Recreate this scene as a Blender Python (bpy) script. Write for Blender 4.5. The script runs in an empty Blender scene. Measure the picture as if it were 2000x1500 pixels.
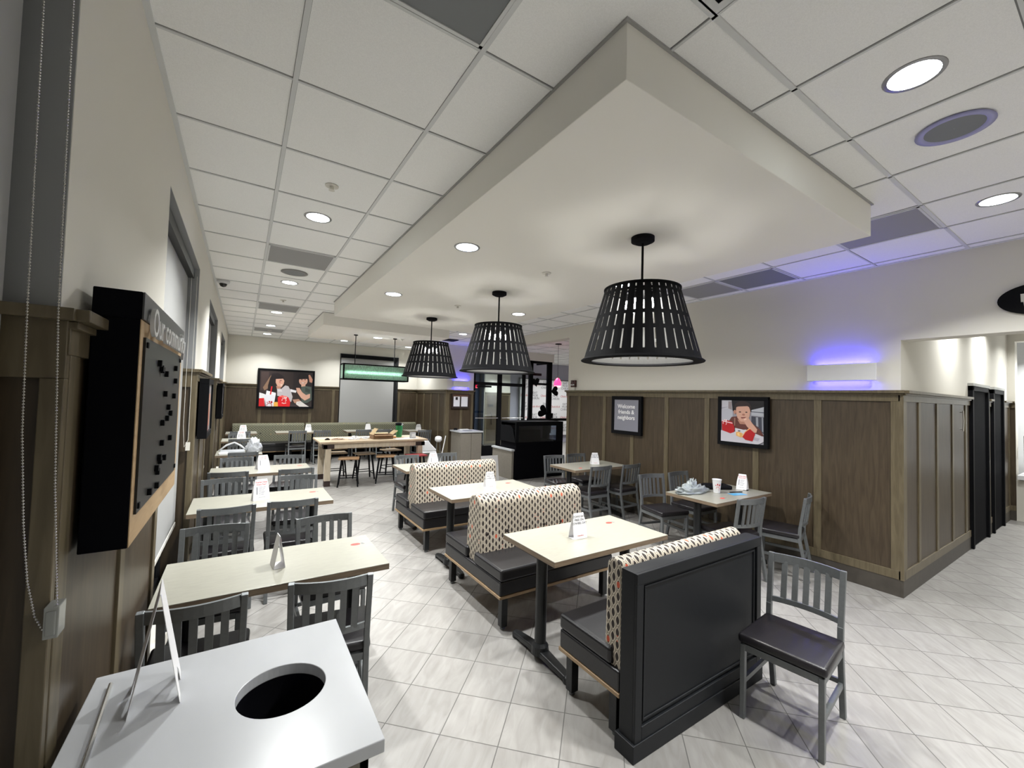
import bpy, bmesh, math, random
from mathutils import Vector, Matrix
random.seed(7)
scene = bpy.context.scene
COL = scene.collection
PI = math.pi

# ------------------------------------------------------------------ materials
def srgb(r, g, b):
    f = lambda c: (c/255/12.92) if c/255 <= .04045 else ((c/255+.055)/1.055)**2.4
    return (f(r), f(g), f(b), 1)

def newmat(name):
    m = bpy.data.materials.new(name); m.use_nodes = True
    nt = m.node_tree; b = nt.nodes['Principled BSDF']
    return m, nt, b

def N(nt, t, **kw):
    n = nt.nodes.new(t)
    for k, v in kw.items(): setattr(n, k, v)
    return n

def ramp(nt, stops):
    r = N(nt, 'ShaderNodeValToRGB'); e = r.color_ramp.elements
    e[0].position, e[0].color = stops[0]; e[1].position, e[1].color = stops[-1]
    for p, c in stops[1:-1]:
        x = e.new(p); x.color = c
    return r

def mat(name, col, rough=.5, metal=0, noise=0, scale=40, bump=0, spec=.5, emit=None, estr=0, trans=0, coat=0, stretch=(1, 1, 1)):
    m, nt, b = newmat(name)
    b.inputs['Base Color'].default_value = col
    b.inputs['Roughness'].default_value = rough
    b.inputs['Metallic'].default_value = metal
    b.inputs['Specular IOR Level'].default_value = spec
    b.inputs['Coat Weight'].default_value = coat
    if trans: b.inputs['Transmission Weight'].default_value = trans
    if emit:
        b.inputs['Emission Color'].default_value = emit; b.inputs['Emission Strength'].default_value = estr
    if noise or bump:
        tc = N(nt, 'ShaderNodeTexCoord'); mp = N(nt, 'ShaderNodeMapping'); mp.inputs['Scale'].default_value = stretch
        nz = N(nt, 'ShaderNodeTexNoise'); nz.inputs['Scale'].default_value = scale; nz.inputs['Detail'].default_value = 5
        nt.links.new(tc.outputs['Object'], mp.inputs[0]); nt.links.new(mp.outputs[0], nz.inputs['Vector'])
        if noise:
            lo = tuple(c*(1-noise) for c in col[:3])+(1,); hi = tuple(min(1, c*(1+noise)) for c in col[:3])+(1,)
            r = ramp(nt, [(.3, lo), (.7, hi)])
            nt.links.new(nz.outputs['Fac'], r.inputs[0]); nt.links.new(r.outputs[0], b.inputs['Base Color'])
        if bump:
            bp = N(nt, 'ShaderNodeBump'); bp.inputs['Strength'].default_value = bump; bp.inputs['Distance'].default_value = .004
            nt.links.new(nz.outputs['Fac'], bp.inputs['Height']); nt.links.new(bp.outputs[0], b.inputs['Normal'])
    return m

def wood(name, c1, c2, rough=.4, stretch=(14, 14, 1.2), scale=3.0, coat=0):
    m, nt, b = newmat(name)
    tc = N(nt, 'ShaderNodeTexCoord'); mp = N(nt, 'ShaderNodeMapping'); mp.inputs['Scale'].default_value = stretch
    nz = N(nt, 'ShaderNodeTexNoise'); nz.inputs['Scale'].default_value = scale; nz.inputs['Detail'].default_value = 8; nz.inputs['Distortion'].default_value = .8
    r = ramp(nt, [(.32, c1), (.68, c2)])
    nt.links.new(tc.outputs['Object'], mp.inputs[0]); nt.links.new(mp.outputs[0], nz.inputs['Vector'])
    nt.links.new(nz.outputs['Fac'], r.inputs[0]); nt.links.new(r.outputs[0], b.inputs['Base Color'])
    b.inputs['Roughness'].default_value = rough; b.inputs['Coat Weight'].default_value = coat
    return m

def floor_mat():
    m, nt, b = newmat('floor_tile')
    tc = N(nt, 'ShaderNodeTexCoord')
    mp = N(nt, 'ShaderNodeMapping'); mp.vector_type = 'POINT'
    P = .3035
    mp.inputs['Rotation'].default_value = (0, 0, -PI/4)
    nt.links.new(tc.outputs['Object'], mp.inputs[0])
    sp = N(nt, 'ShaderNodeSeparateXYZ'); nt.links.new(mp.outputs[0], sp.inputs[0])
    def M(op, a, bb=None):
        n = N(nt, 'ShaderNodeMath', operation=op)
        for i, v in enumerate((a, bb)):
            if v is None: continue
            if isinstance(v, (int, float)): n.inputs[i].default_value = v
            else: nt.links.new(v, n.inputs[i])
        return n.outputs[0]
    a = M('DIVIDE', M('SUBTRACT', sp.outputs[0], 2.966), P); c = M('DIVIDE', M('SUBTRACT', sp.outputs[1], 1.066), P)
    fa = M('PINGPONG', M('ADD', a, 100.0), .5); fc = M('PINGPONG', M('ADD', c, 100.0), .5)
    d = M('MINIMUM', fa, fc)
    grout = M('LESS_THAN', d, .0085)
    cmb = N(nt, 'ShaderNodeCombineXYZ'); nt.links.new(M('FLOOR', a), cmb.inputs[0]); nt.links.new(M('FLOOR', c), cmb.inputs[1])
    wn = N(nt, 'ShaderNodeTexWhiteNoise'); nt.links.new(cmb.outputs[0], wn.inputs['Vector'])
    mp2 = N(nt, 'ShaderNodeMapping'); mp2.inputs['Scale'].default_value = (1.2, 5, 1)
    addv = N(nt, 'ShaderNodeVectorMath', operation='ADD'); nt.links.new(mp.outputs[0], mp2.inputs[0]); nt.links.new(mp2.outputs[0], addv.inputs[0]); nt.links.new(wn.outputs['Color'], addv.inputs[1])
    nz = N(nt, 'ShaderNodeTexNoise'); nz.inputs['Scale'].default_value = 3.5; nz.inputs['Detail'].default_value = 7; nz.inputs['Distortion'].default_value = 1.2
    nt.links.new(addv.outputs[0], nz.inputs['Vector'])
    r = ramp(nt, [(.3, (.212, .200, .188, 1)), (.55, (.256, .245, .232, 1)), (.75, (.288, .277, .264, 1))])
    nt.links.new(nz.outputs['Fac'], r.inputs[0])
    hs = N(nt, 'ShaderNodeHueSaturation'); nt.links.new(r.outputs[0], hs.inputs['Color'])
    nt.links.new(M('ADD', M('MULTIPLY', wn.outputs['Value'], .12), .94), hs.inputs['Value'])
    mx = N(nt, 'ShaderNodeMix', data_type='RGBA'); nt.links.new(grout, mx.inputs[0]); nt.links.new(hs.outputs[0], mx.inputs[6]); mx.inputs[7].default_value = (.10, .095, .09, 1)
    nt.links.new(mx.outputs[2], b.inputs['Base Color'])
    rr = N(nt, 'ShaderNodeMix', data_type='FLOAT'); nt.links.new(grout, rr.inputs[0]); rr.inputs[2].default_value = .38; rr.inputs[3].default_value = .8
    nt.links.new(rr.outputs[0], b.inputs['Roughness'])
    bp = N(nt, 'ShaderNodeBump'); bp.inputs['Strength'].default_value = .35; bp.inputs['Distance'].default_value = .003; bp.invert = True
    nt.links.new(grout, bp.inputs['Height']); nt.links.new(bp.outputs[0], b.inputs['Normal'])
    return m

GX, GY, GP = .139, 2.052, .6096
def ceiling_mat():
    m, nt, b = newmat('ceiling_tile')
    tc = N(nt, 'ShaderNodeTexCoord'); sp = N(nt, 'ShaderNodeSeparateXYZ'); nt.links.new(tc.outputs['Object'], sp.inputs[0])
    def M(op, a, bb=None):
        n = N(nt, 'ShaderNodeMath', operation=op)
        for i, v in enumerate((a, bb)):
            if v is None: continue
            if isinstance(v, (int, float)): n.inputs[i].default_value = v
            else: nt.links.new(v, n.inputs[i])
        return n.outputs[0]
    fx = M('MULTIPLY', M('PINGPONG', M('ADD', M('DIVIDE', M('SUBTRACT', sp.outputs[0], GX), GP), 100.0), .5), GP)
    fy = M('MULTIPLY', M('PINGPONG', M('ADD', M('DIVIDE', M('SUBTRACT', sp.outputs[1], GY), GP), 100.0), .5), GP)
    d = M('MINIMUM', fx, fy)
    gap = M('LESS_THAN', d, .0115)  # reveal shadow beside the grid bars, painted into the tile colour
    nz = N(nt, 'ShaderNodeTexNoise'); nz.inputs['Scale'].default_value = 260; nz.inputs['Detail'].default_value = 2
    nt.links.new(tc.outputs['Object'], nz.inputs['Vector'])
    r = ramp(nt, [(.35, (.87, .87, .86, 1)), (.65, (.93, .93, .92, 1))]); nt.links.new(nz.outputs['Fac'], r.inputs[0])
    mx = N(nt, 'ShaderNodeMix', data_type='RGBA'); nt.links.new(gap, mx.inputs[0]); nt.links.new(r.outputs[0], mx.inputs[6]); mx.inputs[7].default_value = (.24, .24, .24, 1)
    nt.links.new(mx.outputs[2], b.inputs['Base Color']); b.inputs['Roughness'].default_value = .9; b.inputs['Specular IOR Level'].default_value = .2
    return m

def lens_fabric(name, light, dark, accent, a=.062, bb=.060):
    m, nt, b = newmat(name)
    tc = N(nt, 'ShaderNodeTexCoord'); sp = N(nt, 'ShaderNodeSeparateXYZ'); nt.links.new(tc.outputs['UV'], sp.inputs[0])
    def M(op, x, y=None):
        n = N(nt, 'ShaderNodeMath', operation=op)
        for i, v in enumerate((x, y)):
            if v is None: continue
            if isinstance(v, (int, float)): n.inputs[i].default_value = v
            else: nt.links.new(v, n.inputs[i])
        return n.outputs[0]
    def lens(sh):
        u = M('MULTIPLY', M('PINGPONG', M('ADD', M('DIVIDE', sp.outputs[0], a), 50+sh), .5), a)
        v = M('MULTIPLY', M('PINGPONG', M('ADD', M('DIVIDE', sp.outputs[1], bb), 50+sh), .5), bb)
        q = M('DIVIDE', v, bb*.40)
        return M('ADD', M('DIVIDE', u, a*.185), M('MULTIPLY', q, q))
    e = M('MINIMUM', lens(0.0), lens(.5))
    mid = tuple(l*.45+d*.5 for l, d in zip(light[:3], dark[:3]))+(1,)
    r = ramp(nt, [(0.0, dark), (.46, dark), (.50, light), (.72, light), (.80, mid), (1.0, mid)])
    g2 = M('DIVIDE', e, 2.0); nt.links.new(g2, r.inputs[0])
    nz = N(nt, 'ShaderNodeTexWhiteNoise'); sn = N(nt, 'ShaderNodeCombineXYZ')
    nt.links.new(M('FLOOR', M('ADD', M('DIVIDE', sp.outputs[0], a/2), .5)), sn.inputs[0]); nt.links.new(M('FLOOR', M('ADD', M('DIVIDE', sp.outputs[1], bb/2), .5)), sn.inputs[1])
    nt.links.new(sn.outputs[0], nz.inputs['Vector'])
    isr = M('MULTIPLY', M('GREATER_THAN', nz.outputs['Value'], .96), M('LESS_THAN', g2, .47))
    mx = N(nt, 'ShaderNodeMix', data_type='RGBA'); nt.links.new(isr, mx.inputs[0]); nt.links.new(r.outputs[0], mx.inputs[6]); mx.inputs[7].default_value = accent
    nt.links.new(mx.outputs[2], b.inputs['Base Color']); b.inputs['Roughness'].default_value = .8
    return m

def perf_mat(name, base, hole, scale):
    m, nt, b = newmat(name)
    tc = N(nt, 'ShaderNodeTexCoord'); v = N(nt, 'ShaderNodeTexVoronoi'); v.inputs['Scale'].default_value = scale; v.inputs['Randomness'].default_value = 0
    nt.links.new(tc.outputs['Object'], v.inputs['Vector'])
    r = ramp(nt, [(.30, hole), (.36, base)]); nt.links.new(v.outputs['Distance'], r.inputs[0]); nt.links.new(r.outputs[0], b.inputs['Base Color'])
    b.inputs['Roughness'].default_value = .6
    return m

def emis(name, col, s):
    m = bpy.data.materials.new(name); m.use_nodes = True; nt = m.node_tree
    nt.nodes.clear(); o = N(nt, 'ShaderNodeOutputMaterial'); e = N(nt, 'ShaderNodeEmission')
    e.inputs[0].default_value = col; e.inputs[1].default_value = s; nt.links.new(e.outputs[0], o.inputs[0]); return m

def glass(name, col=(.9, .95, .95, 1), rough=.02, alpha=.2):
    m, nt, b = newmat(name); nt.nodes.clear()
    o = N(nt, 'ShaderNodeOutputMaterial'); g = N(nt, 'ShaderNodeBsdfGlossy'); t = N(nt, 'ShaderNodeBsdfTransparent'); mx = N(nt, 'ShaderNodeMixShader'); fr = N(nt, 'ShaderNodeFresnel')
    g.inputs['Roughness'].default_value = rough; t.inputs[0].default_value = col
    ad = N(nt, 'ShaderNodeMath', operation='ADD'); ad.inputs[1].default_value = alpha*.2; nt.links.new(fr.outputs[0], ad.inputs[0])
    nt.links.new(ad.outputs[0], mx.inputs[0]); nt.links.new(t.outputs[0], mx.inputs[1]); nt.links.new(g.outputs[0], mx.inputs[2]); nt.links.new(mx.outputs[0], o.inputs[0]); return m

M_ = {}
M_['floor'] = floor_mat(); M_['ceil'] = ceiling_mat()
M_['grid'] = mat('ceiling_grid_white', (.66, .67, .67, 1), .6)
M_['paint'] = mat('wall_paint', (.70, .675, .61, 1), .85, bump=.08, scale=300, spec=.25)
M_['soffit'] = mat('soffit_paint', (.83, .81, .755, 1), .85, bump=.05, scale=300, spec=.2)
M_['panel'] = wood('oak_panel', (.040, .0265, .0145, 1), (.068, .049, .0285, 1), .42, (12, 12, 1.0), 3.2)
M_['trimw'] = wood('oak_trim', (.088, .069, .039, 1), (.134, .107, .064, 1), .42, (14, 14, 1.4), 3)
M_['basetile'] = mat('base_tile', (.055, .047, .038, 1), .5, noise=.15, scale=12)
M_['shade'] = mat('roller_shade', (.34, .34, .335, 1), .8, bump=.1, scale=500)
M_['alu'] = mat('dark_aluminium', (.035, .036, .038, 1), .4, .6)
M_['reveal'] = mat('window_reveal', (.26, .265, .27, 1), .7)
M_['darkglass'] = mat('night_glass', (.006, .009, .014, 1), .05, spec=.7)
M_['black'] = mat('black_paint', (.004, .0042, .0055, 1), .65, spec=.12)
M_['blacksatin'] = mat('charcoal_panel', (.0055, .0065, .0085, 1), .5, spec=.3, noise=.1, scale=30)
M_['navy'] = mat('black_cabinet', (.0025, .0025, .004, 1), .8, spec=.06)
M_['metal'] = mat('brushed_grey_metal', (.17, .18, .185, 1), .42, .6, noise=.06, scale=60)
M_['vinyl'] = mat('black_vinyl', (.008, .0075, .009, 1), .38, bump=.15, scale=160)
M_['vinylseat'] = mat('seat_vinyl', (.010, .0085, .0105, 1), .36, bump=.15, scale=160)
M_['laminate'] = mat('cream_laminate', (.285, .276, .232, 1), .33, noise=.07, scale=18, stretch=(1, 8, 1))
M_['edge'] = wood('table_edge_wood', (.13, .09, .06, 1), (.22, .165, .11, 1), .5, (3, 3, 60), 2)
M_['castiron'] = mat('black_cast_iron', (.010, .011, .012, 1), .4, .2, bump=.2, scale=90)
M_['ply'] = wood('plywood_edge', (.22, .14, .07, 1), (.36, .25, .14, 1), .5, (2, 2, 60), 2)
M_['fabric'] = lens_fabric('lens_pattern_fabric', (.50, .44, .35, 1), (.022, .015, .012, 1), (.42, .07, .03, 1))
M_['fabric_far'] = lens_fabric('green_lens_pattern_fabric', (.22, .22, .14, 1), (.045, .04, .03, 1), (.2, .12, .05, 1), .06, .06)
M_['quartz'] = mat('white_quartz', (.48, .49, .51, 1), .28, noise=.07, scale=5, stretch=(1, .4, 1))
M_['greige'] = mat('greige_laminate', (.20, .18, .15, 1), .5, noise=.05, scale=20)
M_['paper'] = mat('white_card', (.80, .79, .80, 1), .6)
M_['ink'] = mat('grey_ink', (.16, .16, .18, 1), .7)
M_['inkred'] = mat('red_ink', (.50, .02, .025, 1), .6)
M_['red'] = mat('red_sticker', (.72, .05, .04, 1), .5)
M_['chrome'] = mat('chrome', (.7, .7, .7, 1), .15, 1)
M_['silver'] = mat('silver_liner', (.22, .22, .215, 1), .45, .8)
M_['lampblack'] = mat('black_metal_shade', (.004, .004, .005, 1), .75, spec=.12)
M_['lens'] = emis('downlight_lens', (.86, .96, 1, 1), 9)
M_['bulb'] = emis('led_bulb', (1, .98, .92, 1), 40)
M_['greyvent'] = perf_mat('perforated_vent', (.20, .21, .22, 1), (.05, .055, .06, 1), 90)
M_['vent2'] = perf_mat('grey_vent', (.30, .30, .30, 1), (.16, .12, .12, 1), 90)
M_['white'] = mat('white_plastic', (.70, .70, .71, 1), .45)
M_['cream'] = mat('cream_plastic', (.68, .66, .60, 1), .5)
M_['bluelight'] = emis('blue_uv_light', (.06, .06, 1, 1), 1.2)
M_['greenglass'] = mat('green_ribbed_glass', (.50, .68, .58, 1), .35, bump=1.0, scale=60, trans=.55, stretch=(3, 3, .6), noise=.5)
M_['greentube'] = emis('green_lantern_tube', (.6, 1, .75, 1), 5)
M_['map'] = mat('grey_map_board', (.018, .018, .017, 1), .45, .3, noise=.08, scale=25)
M_['oak'] = wood('light_oak', (.36, .235, .12, 1), (.48, .33, .18, 1), .5, (10, 2, 10), 3)
M_['cardboard'] = mat('cardboard', (.20, .115, .06, 1), .8, noise=.12, scale=20)
M_['cardlight'] = mat('cardboard_inside', (.52, .38, .22, 1), .8)
M_['signgrey'] = mat('sign_grey', (.21, .21, .25, 1), .5)
M_['glass'] = glass('clear_glass'); M_['glassdark'] = glass('tinted_glass', (.45, .5, .56, 1), .02, .4)
M_['tabletimber'] = wood('pale_table_timber', (.42, .31, .20, 1), (.58, .46, .33, 1), .45, (2, 12, 12), 2.5)
M_['legtimber'] = wood('pale_leg_timber', (.46, .38, .28, 1), (.58, .50, .38, 1), .5, (12, 12, 1.5), 2.5)
M_['bracket'] = mat('dark_brown_bracket', (.03, .015, .012, 1), .5)
M_['stoolwood'] = wood('stool_wood', (.20, .11, .055, 1), (.34, .20, .10, 1), .4, (2, 12, 12), 3)
M_['stoolpale'] = wood('stool_wood_pale', (.42, .31, .19, 1), (.55, .42, .28, 1), .4, (2, 12, 12), 3)
M_['stoolred'] = mat('red_stool_seat', (.30, .02, .025, 1), .45)
M_['jug'] = mat('green_jug', (.03, .30, .10, 1), .3, trans=.3, noise=.4, scale=14)
M_['bagclear'] = mat('grey_plastic_bag', (.42, .46, .47, 1), .25, bump=.8, scale=14, trans=.35)
M_['bagwhite'] = mat('clear_plastic_bag', (.60, .62, .66, 1), .3, bump=.9, scale=18, trans=.3)
M_['bluefilm'] = mat('blue_sleeve', (.10, .38, .62, 1), .4)
M_['banner'] = mat('white_banner', (.82, .82, .84, 1), .7)
M_['whitetile'] = mat('white_wall_tile', (.75, .76, .76, 1), .3)
M_['redglass'] = mat('red_glass_lamp', (.8, .01, .05, 1), .3, emit=(1, .02, .08, 1), estr=2.6)
M_['redglow'] = mat('pink_lamp_rim', (.9, .2, .25, 1), .3, emit=(1, .12, .16, 1), estr=3.5)
M_['maroon'] = mat('dark_red_device', (.045, .012, .010, 1), .4)

# ------------------------------------------------------------------ mesh builder
class MB:
    def __init__(s): s.v = []; s.f = []; s.m = []; s.uv = {}
    def add(s, vs, fs, m=0):
        o = len(s.v); s.v += [tuple(v) for v in vs]
        for f in fs: s.f.append([o+i for i in f]); s.m.append(m)
        return s
    def box(s, x0, x1, y0, y1, z0, z1, m=0):
        x0, x1 = sorted((x0, x1)); y0, y1 = sorted((y0, y1)); z0, z1 = sorted((z0, z1))
        vs = [(x, y, z) for z in (z0, z1) for x, y in ((x0, y0), (x1, y0), (x1, y1), (x0, y1))]
        return s.add(vs, [(3, 2, 1, 0), (4, 5, 6, 7), (0, 1, 5, 4), (1, 2, 6, 5), (2, 3, 7, 6), (3, 0, 4, 7)], m)
    def bar(s, p, q, w, d=None, m=0, up=(0, 0, 1), w2=None, d2=None):
        p = Vector(p); q = Vector(q); d = d or w; w2 = w2 or w; d2 = d2 or d
        t = (q-p).normalized(); u = Vector(up)
        if abs(t.dot(u)) > .95: u = Vector((0, 1, 0))
        a = t.cross(u).normalized(); b = a.cross(t).normalized()
        vs = []
        for c, ww, dd in ((p, w, d), (q, w2, d2)):
            vs += [c-a*ww/2-b*dd/2, c+a*ww/2-b*dd/2, c+a*ww/2+b*dd/2, c-a*ww/2+b*dd/2]
        return s.add(vs, [(0, 1, 2, 3), (7, 6, 5, 4), (1, 0, 4, 5), (2, 1, 5, 6), (3, 2, 6, 7), (0, 3, 7, 4)], m)
    def tube(s, pts, r, n=8, m=0, closed=False):
        pts = [Vector(p) for p in pts]; K = len(pts); rings = []
        prev = None
        for i, p in enumerate(pts):
            if closed: t = pts[(i+1) % K]-pts[i-1]
            else: t = pts[min(i+1, K-1)]-pts[max(i-1, 0)]
            t.normalize()
            u = prev if prev is not None else (Vector((0, 0, 1)) if abs(t.z) < .9 else Vector((1, 0, 0)))
            a = (u - t*u.dot(t)).normalized(); b = t.cross(a); prev = a
            rr = r[i] if isinstance(r, (list, tuple)) else r
            rings.append([p+(a*math.cos(2*PI*k/n)+b*math.sin(2*PI*k/n))*rr for k in range(n)])
        vs = [v for R in rings for v in R]; fs = []
        for i in range(K if closed else K-1):
            j = (i+1) % K
            for k in range(n): fs.append((i*n+k, i*n+(k+1) % n, j*n+(k+1) % n, j*n+k))
        if not closed: fs.append(tuple(range(n))[::-1]); fs.append(tuple((K-1)*n+k for k in range(n)))
        return s.add(vs, fs, m)
    def lathe(s, prof, cx=0, cy=0, n=24, m=0, cap=True, sx=1, sy=1):
        vs = []; fs = []
        for r, z in prof:
            vs += [(cx+r*sx*math.cos(2*PI*k/n), cy+r*sy*math.sin(2*PI*k/n), z) for k in range(n)]
        for i in range(len(prof)-1):
            for k in range(n): fs.append((i*n+k, i*n+(k+1) % n, (i+1)*n+(k+1) % n, (i+1)*n+k))
        if cap:
            fs.append(tuple(range(n))[::-1]); fs.append(tuple((len(prof)-1)*n+k for k in range(n)))
        return s.add(vs, fs, m)
    def prism(s, poly, t0, t1, fn, m=0):
        """poly 2D outline, extruded between t0 and t1, fn(u,v,t)->xyz"""
        n = len(poly); vs = [fn(u, v, t0) for u, v in poly]+[fn(u, v, t1) for u, v in poly]
        fs = [tuple(range(n))[::-1], tuple(range(n, 2*n))]+[(i, (i+1) % n, n+(i+1) % n, n+i) for i in range(n)]
        return s.add(vs, fs, m)
    def build(s, name, mats, parent=None, bevel=0, smooth=False, seg=2, recalc=True):
        me = bpy.data.meshes.new(name); me.from_pydata(s.v, [], s.f)
        if not isinstance(mats, (list, tuple)): mats = [mats]
        for m in mats: me.materials.append(M_[m] if isinstance(m, str) else m)
        for p, mi in zip(me.polygons, s.m): p.material_index = mi; p.use_smooth = smooth
        if recalc:
            bm = bmesh.new(); bm.from_mesh(me); bmesh.ops.recalc_face_normals(bm, faces=bm.faces); bm.to_mesh(me); bm.free()
        o = bpy.data.objects.new(name, me); COL.objects.link(o)
        if parent: o.parent = parent
        if bevel:
            b = o.modifiers.new('bevel', 'BEVEL'); b.width = bevel; b.segments = seg; b.limit_method = 'ANGLE'; b.angle_limit = math.radians(40)
        return o

def tag(o, label=None, cat=None, group=None, kind=None):
    if label: o['label'] = label
    if cat: o['category'] = cat
    if group: o['group'] = group
    if kind: o['kind'] = kind
    return o
def thing(name, label, cat, loc=(0, 0, 0), rz=0, group=None):
    o = bpy.data.objects.new(name, None); o.empty_display_size = .05; COL.objects.link(o)
    o.location = loc; o.rotation_euler = (0, 0, rz)
    return tag(o, label, cat, group)
def dup(root, loc, rz=0, label=None, group=None):
    r = root.copy(); COL.objects.link(r); r.location = loc; r.rotation_euler = (0, 0, rz)
    if label: r['label'] = label
    if group: r['group'] = group
    for ch in list(root.children):
        c = ch.copy(); COL.objects.link(c); c.parent = r
        for g in list(ch.children):
            d = g.copy(); COL.objects.link(d); d.parent = c
    return r
def struct(mb, name, mats, bevel=0, parent=None):
    o = mb.build(name, mats, parent, bevel=bevel)
    if parent is None: o['kind'] = 'structure'
    return o

_tc = {}
def text(name, s, size, org, xd, yd, m, parent=None, depth=.001, align='CENTER', bold=0, shear=0, space=1, width=None):
    key = (s, size, depth, align, bold, shear, space)
    if key not in _tc:
        cu = bpy.data.curves.new('t', 'FONT'); cu.body = s; cu.size = size; cu.extrude = depth/2; cu.align_x = align; cu.align_y = 'CENTER'
        cu.offset = bold; cu.shear = shear; cu.space_line = space; cu.resolution_u = 3
        ob = bpy.data.objects.new('t', cu); COL.objects.link(ob); bpy.context.view_layer.update()
        me = bpy.data.meshes.new_from_object(ob.evaluated_get(bpy.context.evaluated_depsgraph_get()))
        bpy.data.objects.remove(ob); _tc[key] = me
    me = _tc[key].copy(); me.name = name; me.materials.clear(); me.materials.append(M_[m] if isinstance(m, str) else m)
    xd = Vector(xd).normalized(); yd = Vector(yd).normalized(); zd = xd.cross(yd)
    kx = 1
    if width:
        xs = [v.co.x for v in me.vertices]; kx = width/(max(xs)-min(xs))
    for v in me.vertices:
        c = v.co.copy(); v.co = Vector(org)+xd*c.x*kx+yd*c.y+zd*(c.z+depth/2)
    o = bpy.data.objects.new(name, me); COL.objects.link(o)
    if parent: o.parent = parent
    return o

# ------------------------------------------------------------------ dimensions
H = 3.106; XL = -.36; XR = 5.14; YF = 12.43; YB = -2.6; YC = 1.27; XE = 12.0; YE = 13.2
CAP = 1.895
# ------------------------------------------------------------------ setting
struct(MB().box(-.75, XE, YB, YE, -.1, 0), 'floor', 'floor')
struct(MB().box(-.75, XE, YB, YE, H, H+.1), 'ceiling', 'ceil')
g = MB()
i = -1
while GX+GP*i < XE:
    x = GX+GP*i; hw = .010 if x < 1.1 else .006; g.box(x-hw, x+hw, YB, YE, H-.006, H+.001); i += 1
j = -8
while GY+GP*j < YE:
    y = GY+GP*j; g.box(-.36, XE, y-.006, y+.006, H-.005, H+.001); (g.box(1.1, XE, y-.011, y+.011, H-.006, H+.001) if j == -2 else 0); j += 1
g.box(XL, XL+.022, YB, YF, H-.008, H+.001); g.box(XL, 4.54, YF-.022, YF, H-.008, H+.001); g.box(XR-.022, XR, YB, 10, H-.008, H+.001)
struct(g, 'trim_1', 'grid')

# wall_left: pilasters between tall windows
W0 = [(-.42, 1.37), (2.78, 4.58), (5.95, 7.75), (9.12, 10.92)]
wl = MB(); prev = YB
for a, b in W0:
    wl.box(-.62, XL, prev, a, 0, H); wl.box(-.62, XL, a, b, 2.78, H); wl.box(-.62, XL, a, b, 0, .08); prev = b
wl.box(-.62, XL, prev, YF+.2, 0, H)
struct(wl, 'wall_left', 'paint')
wr = MB().box(XR, XR+.2, YC, 5.98, 0, H).box(XR, XR+.2, YB, YC, 2.365, H).box(XR, XR+.2, 5.98, 10.3, 2.89, H)
struct(wr, 'wall_right', 'paint')
struct(MB().box(-.62, 4.74, YF, YF+.2, 0, H), 'wall_far', 'paint')
struct(MB().box(4.54, 4.74, 10.18, YF, 0, H).box(4.74, 5.34, 10.18, 10.38, 0, H), 'wall_notice', 'paint')
struct(MB().box(XR+.2, 10.4, YC, YC+.2, 0, H), 'wall_restroom', 'paint')
struct(MB().box(-.75, XE, YB-.2, YB, 0, H), 'wall_back', 'paint')
struct(MB().box(7.1, XE, YE-.2, YE, 0, H), 'wall_lobby', mat('lavender_wall_paint', (.42, .41, .50, 1), .85))
struct(MB().box(XE, XE+.2, YB, YE, 0, H), 'wall_east', 'paint')
struct(MB().box(10.4, 10.6, 1.19, 1.47, 0, H).box(10.4, 10.6, YB, 1.19, 2.86, H).box(10.4, 10.6, YB, 1.19, 0, .64), 'wall_kitchen', 'paint')
struct(MB().box(5.34, 10.4, YB, YC, 3.0, 3.05), 'ceiling.001', mat('corridor_ceiling', (.62, .61, .58, 1), .9))
struct(MB().box(11.6, 11.65, YB, 1.4, 0, 3.0), 'wall_tiled', 'whitetile')
# soffits
struct(MB().box(1.116, 3.524, 1.021, 6.74, 2.884, H), 'soffit_near' if 0 else 'ceiling.002', 'soffit', bevel=.003)
struct(MB().box(1.11, 3.46, 7.71, 9.68, 2.884, H), 'ceiling.003', 'soffit', bevel=.003)
struct(MB().box(5.34, 8.1, 10.12, 10.6, 2.84, H), 'ceiling.004', 'soffit', bevel=.003)
g = MB()
for x0, x1, y0, y1 in ((1.116, 3.524, 1.021, 6.74), (1.11, 3.46, 7.71, 9.68)):
    g.box(x0-.012, x0, y0-.012, y1+.012, H-.008, H+.002).box(x1, x1+.012, y0-.012, y1+.012, H-.008, H+.002).box(x0, x1, y0-.012, y0, H-.008, H+.002).box(x0, x1, y1, y1+.012, H-.008, H+.002)
struct(g, 'trim_2', mat('shadow_moulding', (.36, .36, .35, 1), .6))

# wainscots: fn maps (u along wall, t out of wall, z)
def wainscot(fn, u0, u1, stiles, tn, cap_ends=(0, 0), base=True, post=(0, 0)):
    mb = MB()
    def bx(a, b, t0, t1, z0, z1, m):
        p = fn(a, t0, z0); q = fn(b, t1, z1); mb.box(p[0], q[0], p[1], q[1], p[2], q[2], m)
    bx(u0, u1, 0, .012, .12, CAP-.02, 0)
    bx(u0-post[0], u1+post[1], .0, .024, CAP-.105, CAP-.02, 1)          # top rail
    bx(u0-post[0], u1+post[1], .0, .024, .155, .235, 1)                  # bottom rail
    for s in stiles: bx(s-.034, s+.034, 0, .022, .235, CAP-.105, 1)
    bx(u0-cap_ends[0], u1+cap_ends[1], 0, .058, CAP-.028, CAP, 1)
    bx(u0-cap_ends[0]*.6, u1+cap_ends[1]*.6, 0, .036, CAP-.045, CAP-.028, 1)
    if base: bx(u0-post[0], u1+post[1], 0, .020, 0, .155, 2)
    return struct(mb, 'trim_%d' % tn, ['panel', 'trimw', 'basetile'], bevel=.002)
tn = 3
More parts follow.
